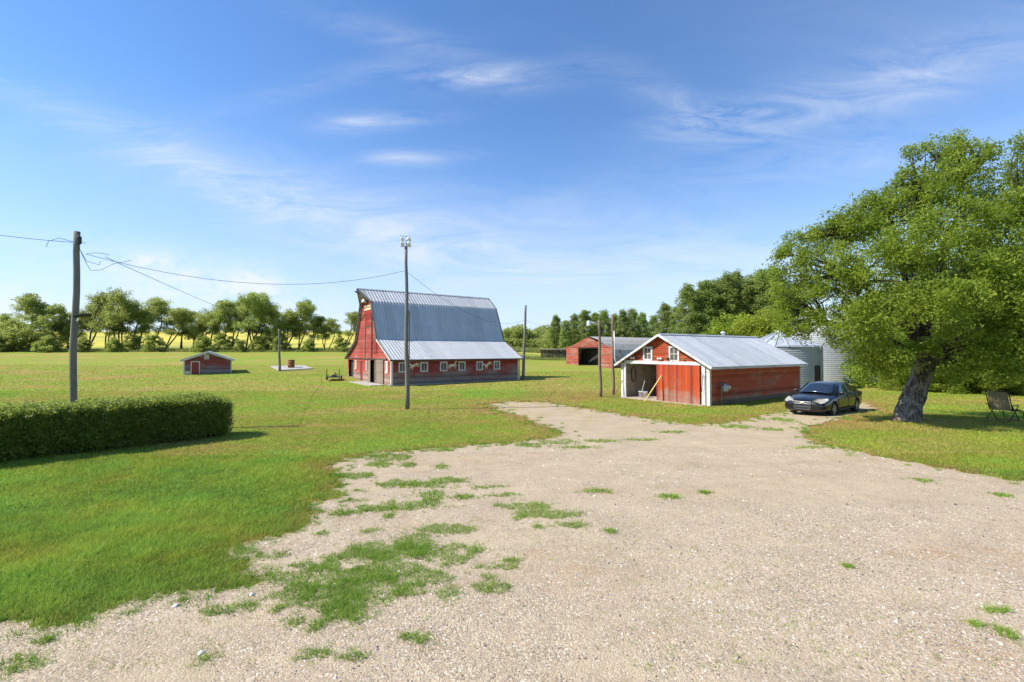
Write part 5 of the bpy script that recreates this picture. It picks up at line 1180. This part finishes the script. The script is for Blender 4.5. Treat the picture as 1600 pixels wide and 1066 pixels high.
# ------------------------------------------------------------------ hedge
ha, hb_ = at(-160, 747).xy, at(362, 682).xy
ha, hb_ = Vector(ha), Vector(hb_); hdir = (hb_ - ha).normalized(); hn = Vector((-hdir.y, hdir.x)); HL = (hb_ - ha).length; HH, HWD = 1.62, 1.35
hedge = empty('hedge', ((ha.x + hb_.x) / 2, (ha.y + hb_.y) / 2, 0), 0, 'long clipped dark green hedge along the left of the lawn', 'hedge'); hc = Vector(((ha.x + hb_.x) / 2, (ha.y + hb_.y) / 2))
r = np.random.default_rng(12); nc = 8600
s = r.uniform(.3, HL + .05, nc); q = r.random(nc); face = r.random(nc)
u_ = r.uniform(-1, 1, nc); z = r.random(nc)
# superelliptic section: push points to the shell
ang = r.uniform(-.15, math.pi + .15, nc); rad = (r.random(nc) ** .35)
cx_ = np.sign(np.cos(ang)) * np.abs(np.cos(ang)) ** .5 * rad; cz_ = np.abs(np.sin(ang)) ** .55 * rad
low_ = r.random(nc) < .46; cx_ = np.where(low_, np.sign(u_) * (.6 + .4 * r.random(nc)) , cx_); cz_ = np.where(low_, r.random(nc) ** .75 * .9, cz_)
bul = 1 + .07 * np.sin(s * 2.1) + .05 * np.sin(s * 5.3 + 1)
endf = np.clip((HL + .05 - s) / .75, 0, 1) ** .5
hz = .08 + r.normal(0, .02, nc) + cz_ * (HH - .14) * (.97 + .03 * bul) * (.80 + .20 * endf); wx = cx_ * HWD / 2 * bul * (.55 + .45 * endf) * (.86 + .14 * np.clip(cz_ * 2, 0, 1))
X = ha.x + hdir.x * s + hn.x * (wx + HWD / 2) - hc.x; Y = ha.y + hdir.y * s + hn.y * (wx + HWD / 2) - hc.y
keep = r.random(nc) < np.clip(.55 + hz / HH * 1.1, 0, 1)
cent = np.stack([X, Y, hz], 1)[keep]
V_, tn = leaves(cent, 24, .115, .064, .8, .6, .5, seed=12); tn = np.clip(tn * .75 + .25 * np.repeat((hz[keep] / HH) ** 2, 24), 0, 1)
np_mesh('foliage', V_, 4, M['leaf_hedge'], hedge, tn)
shx = r.random(260); sh = MB()
st = MB()
for k in range(150):
    s0 = r.uniform(0.2, HL - .1); o = r.uniform(.25, .75) * HWD; b = ha + hdir * s0 + hn * o - hc
    for j in range(3):
        dx, dy = r.normal() * .22, r.normal() * .22; st.tube([(b.x, b.y, -.05), (b.x + dx * .4, b.y + dy * .4, .5), (b.x + dx, b.y + dy, 1.25)], [.02, .014, .007], 5)
st.build('stem', M['bark_d'], hedge)

# ------------------------------------------------------------------ the big maple(s)
def big_tree(loc, limbs, lobes, seed, label, name='maple_tree', nleaf=46, trunk_pts=None, trunk_r=None, leafm='leaf_main', lsize=.115, dens=1.0):
    r = np.random.default_rng(seed); e = empty(name, loc, 0, label, 'tree'); tr = MB()
    tr_o = None
    if trunk_pts:
        pts = [Vector(p) for p in trunk_pts]; n = 20; vs = []; K = len(pts)
        fine = []
        for i in range(K - 1):
            for k in range(4): fine.append((pts[i].lerp(pts[i + 1], k / 4), trunk_r[i] + (trunk_r[i + 1] - trunk_r[i]) * k / 4))
        fine.append((pts[-1], trunk_r[-1]))
        for j, (p, R0) in enumerate(fine):
            for k in range(n):
                a = 2 * math.pi * k / n; f = 1 + .13 * math.sin(3 * a + j * .25) + .08 * math.sin(7 * a - j * .4) + .05 * math.sin(11 * a + j * .9) + r.normal() * .02
                fl_ = 1 + (.40 * math.exp(-j / 1.2)) * (.6 + .5 * math.sin(5 * a + 1)); vs.append(p + Vector((math.cos(a), math.sin(a) * .9, 0)) * R0 * f * fl_)
        fs = [(j * n + k, j * n + (k + 1) % n, (j + 1) * n + (k + 1) % n, (j + 1) * n + k) for j in range(len(fine) - 1) for k in range(n)] + [tuple((len(fine) - 1) * n + k for k in range(n))]
        tr.add(vs, fs)
    lp = []; br = MB()
    for (a, b, r0) in limbs:
        p = curve_pts(a, b, .07, r, 6); br.tube(p, [r0 * (1 - .78 * k / 6) for k in range(7)], 9); lp += p
    LP = np.array([tuple(p) for p in lp]); C_ = []; S_ = []
    for (c, rd, cnt) in lobes:
        cc = ell_points(int(cnt * dens * .74), c, rd, r, .30); C_.append(cc)
        nb = min(7, len(cc))
        for k in range(nb):
            tgt = Vector(cc[k]); i = int(np.argmin(((LP - np.array(c)) ** 2).sum(1) + r.random(len(LP)) * 1.5)); br.tube(curve_pts(LP[i], tgt, .08, r, 4), [.045, .035, .025, .015, .006], 5)
    c = np.concatenate(C_); sp2 = r.uniform(.14, .36, len(c))
    V_, tn = leaves(c, nleaf, sp2, lsize, 1.0, .42, .05, seed=seed)
    # drooping/wind-swept sprays
    tr.build('trunk', M['bark'], e, True); br.build('branches', M['bark_d'], e, True); np_mesh('crown', V_, 4, M[leafm], e, tn)
    return e
tb = at(1418, 657); Dt = tb.y
def rel(px, py, D): return tuple(W(px, py, D) - tb)
trunk_pts = [(0, 0, -.15), tuple(rel(1423, 635, Dt)), tuple(rel(1430, 610, Dt)), tuple(rel(1440, 585, Dt)), tuple(rel(1444, 555, Dt)), tuple(rel(1442, 525, Dt))]
fork = Vector(trunk_pts[-1])
f2 = Vector(trunk_pts[-2])
limbs = [(fork, rel(1452, 400, Dt + .6), .25), (fork, rel(1400, 380, Dt - .3), .17), (f2, rel(1340, 440, Dt - 1), .20), (f2, rel(1290, 500, Dt + .5), .14), (fork, rel(1530, 410, Dt + .3), .20), (f2, rel(1560, 500, Dt - .8), .15),
         (rel(1452, 430, Dt + .6), rel(1500, 290, Dt + .4), .13), (rel(1425, 420, Dt), rel(1440, 290, Dt - .4), .11), (fork, rel(1470, 440, Dt - 2.6), .15), (fork, rel(1430, 420, Dt + 3), .15), (rel(1400, 400, Dt), rel(1330, 360, Dt + .5), .09), (f2, rel(1480, 560, Dt - 1.6), .09)]
lobes = []
for (px, py, dD, rx, rz, cnt) in [(1500, 262, .3, 1.25, .8, 60), (1462, 290, -.5, 1.4, .95, 90), (1532, 322, .4, .8, .7, 40), (1420, 320, -.3, 1.4, .9, 90), (1380, 335, .8, 1.2, .8, 65), (1338, 352, -.3, 1.15, .75, 60), (1300, 372, .7, 1.1, .75, 60),
                            (1250, 405, 0, 1.0, .75, 48), (1500, 340, -1.6, 1.7, 1.1, 115), (1440, 380, -2.0, 1.6, 1.1, 110), (1360, 410, -1.4, 1.6, 1.1, 110), (1295, 440, -.8, 1.3, .95, 80), (1250, 458, .8, 1.0, .75, 50), (1238, 500, .2, .85, .50, 28), (1258, 520, -.2, .5, .30, 10),
                            (1320, 500, -1.4, 1.3, .75, 62), (1322, 532, -1.0, .7, .32, 14), (1368, 552, -.8, .9, .50, 32), (1390, 550, -1.6, 1.2, .70, 60), (1388, 578, -1.4, .6, .30, 14), (1400, 480, -2.4, 1.5, 1.0, 85), (1470, 470, -2.8, 1.5, 1.0, 85),
                            (1520, 430, -2.4, 1.6, 1.1, 95), (1552, 385, -1.2, 1.2, .9, 60), (1500, 540, -1.8, 1.3, .75, 55), (1492, 580, -1.4, .8, .35, 16), (1540, 560, -1.4, 1.2, .7, 48), (1420, 420, 2.4, 1.8, 1.3, 90), (1500, 400, 2.6, 1.8, 1.3, 90), (1350, 460, 2.2, 1.6, 1.1, 70), (1470, 520, 2.4, 1.6, 1.0, 55), (1560, 470, 1.2, 1.4, 1.1, 65), (1440, 455, .2, 1.6, 1.1, 60)]:
    lobes.append((rel(px, py, Dt + dD), (rx, rx, rz), cnt))
rr_ = random.Random(9)
for (px, py) in [(1503, 215), (1510, 228), (1490, 232), (1535, 232), (1550, 238), (1520, 250), (1470, 228), (1425, 240), (1450, 232), (1480, 245), (1415, 270), (1400, 290), (1385, 302), (1360, 312), (1345, 320), (1318, 342), (1300, 345), (1275, 362), (1240, 372), (1228, 390), (1222, 402), (1218, 430), (1215, 455), (1222, 480), (1226, 520), (1230, 505)]:
    lobes.append((rel(px, py, Dt + rr_.uniform(-.6, .8)), (.26, .26, .2), 8))
maple = big_tree(tb, limbs, lobes, 41, 'big spreading maple with a thick gnarled leaning trunk on the lawn', trunk_pts=trunk_pts, trunk_r=[.47, .41, .39, .39, .35, .29], nleaf=74)
tb2 = on(1668, Dt - 2.2); tb_s = tb
tb = tb2; D3 = tb2.y
lobes2 = []
for (px, py, dD, rx, rz, cnt) in [(1592, 262, .3, .45, .9, 26), (1570, 330, 0, 1.1, .8, 60), (1600, 300, .5, 1.2, .8, 70), (1640, 320, 0, 1.5, 1.1, 90), (1580, 390, -.6, 1.2, .9, 85), (1560, 440, -.4, 1.1, .8, 65), (1600, 460, -1, 1.3, 1.0, 85), (1560, 500, .3, 1.0, .8, 50), (1590, 545, -.4, 1.1, .8, 60), (1640, 500, -.8, 1.5, 1.2, 90), (1690, 400, 0, 1.8, 1.6, 120), (1700, 520, -.3, 1.5, 1.2, 80), (1585, 582, .4, .8, .35, 18)]:
    lobes2.append((rel(px, py, D3 + dD), (rx, rx, rz), cnt))
lobes2.append((rel(1590, 228, D3), (.2, .2, .3), 8))
limbs2 = [((0, 0, 2.2), rel(1640, 380, D3), .20), ((0, 0, 2.0), rel(1590, 440, D3 - .5), .14), ((0, 0, 2.3), rel(1690, 380, D3 + .3), .17), (rel(1640, 400, D3), rel(1600, 330, D3), .06), ((0, 0, 1.9), rel(1600, 530, D3 - .4), .10)]
big_tree(tb2, limbs2, lobes2, 43, 'leafy maple mostly outside the right frame edge, its crown reaching over the chair', nleaf=56, trunk_pts=[(0, 0, -.15), (.03, 0, 1.2), (0, 0, 2.4)], trunk_r=[.32, .26, .22], leafm='leaf_side')
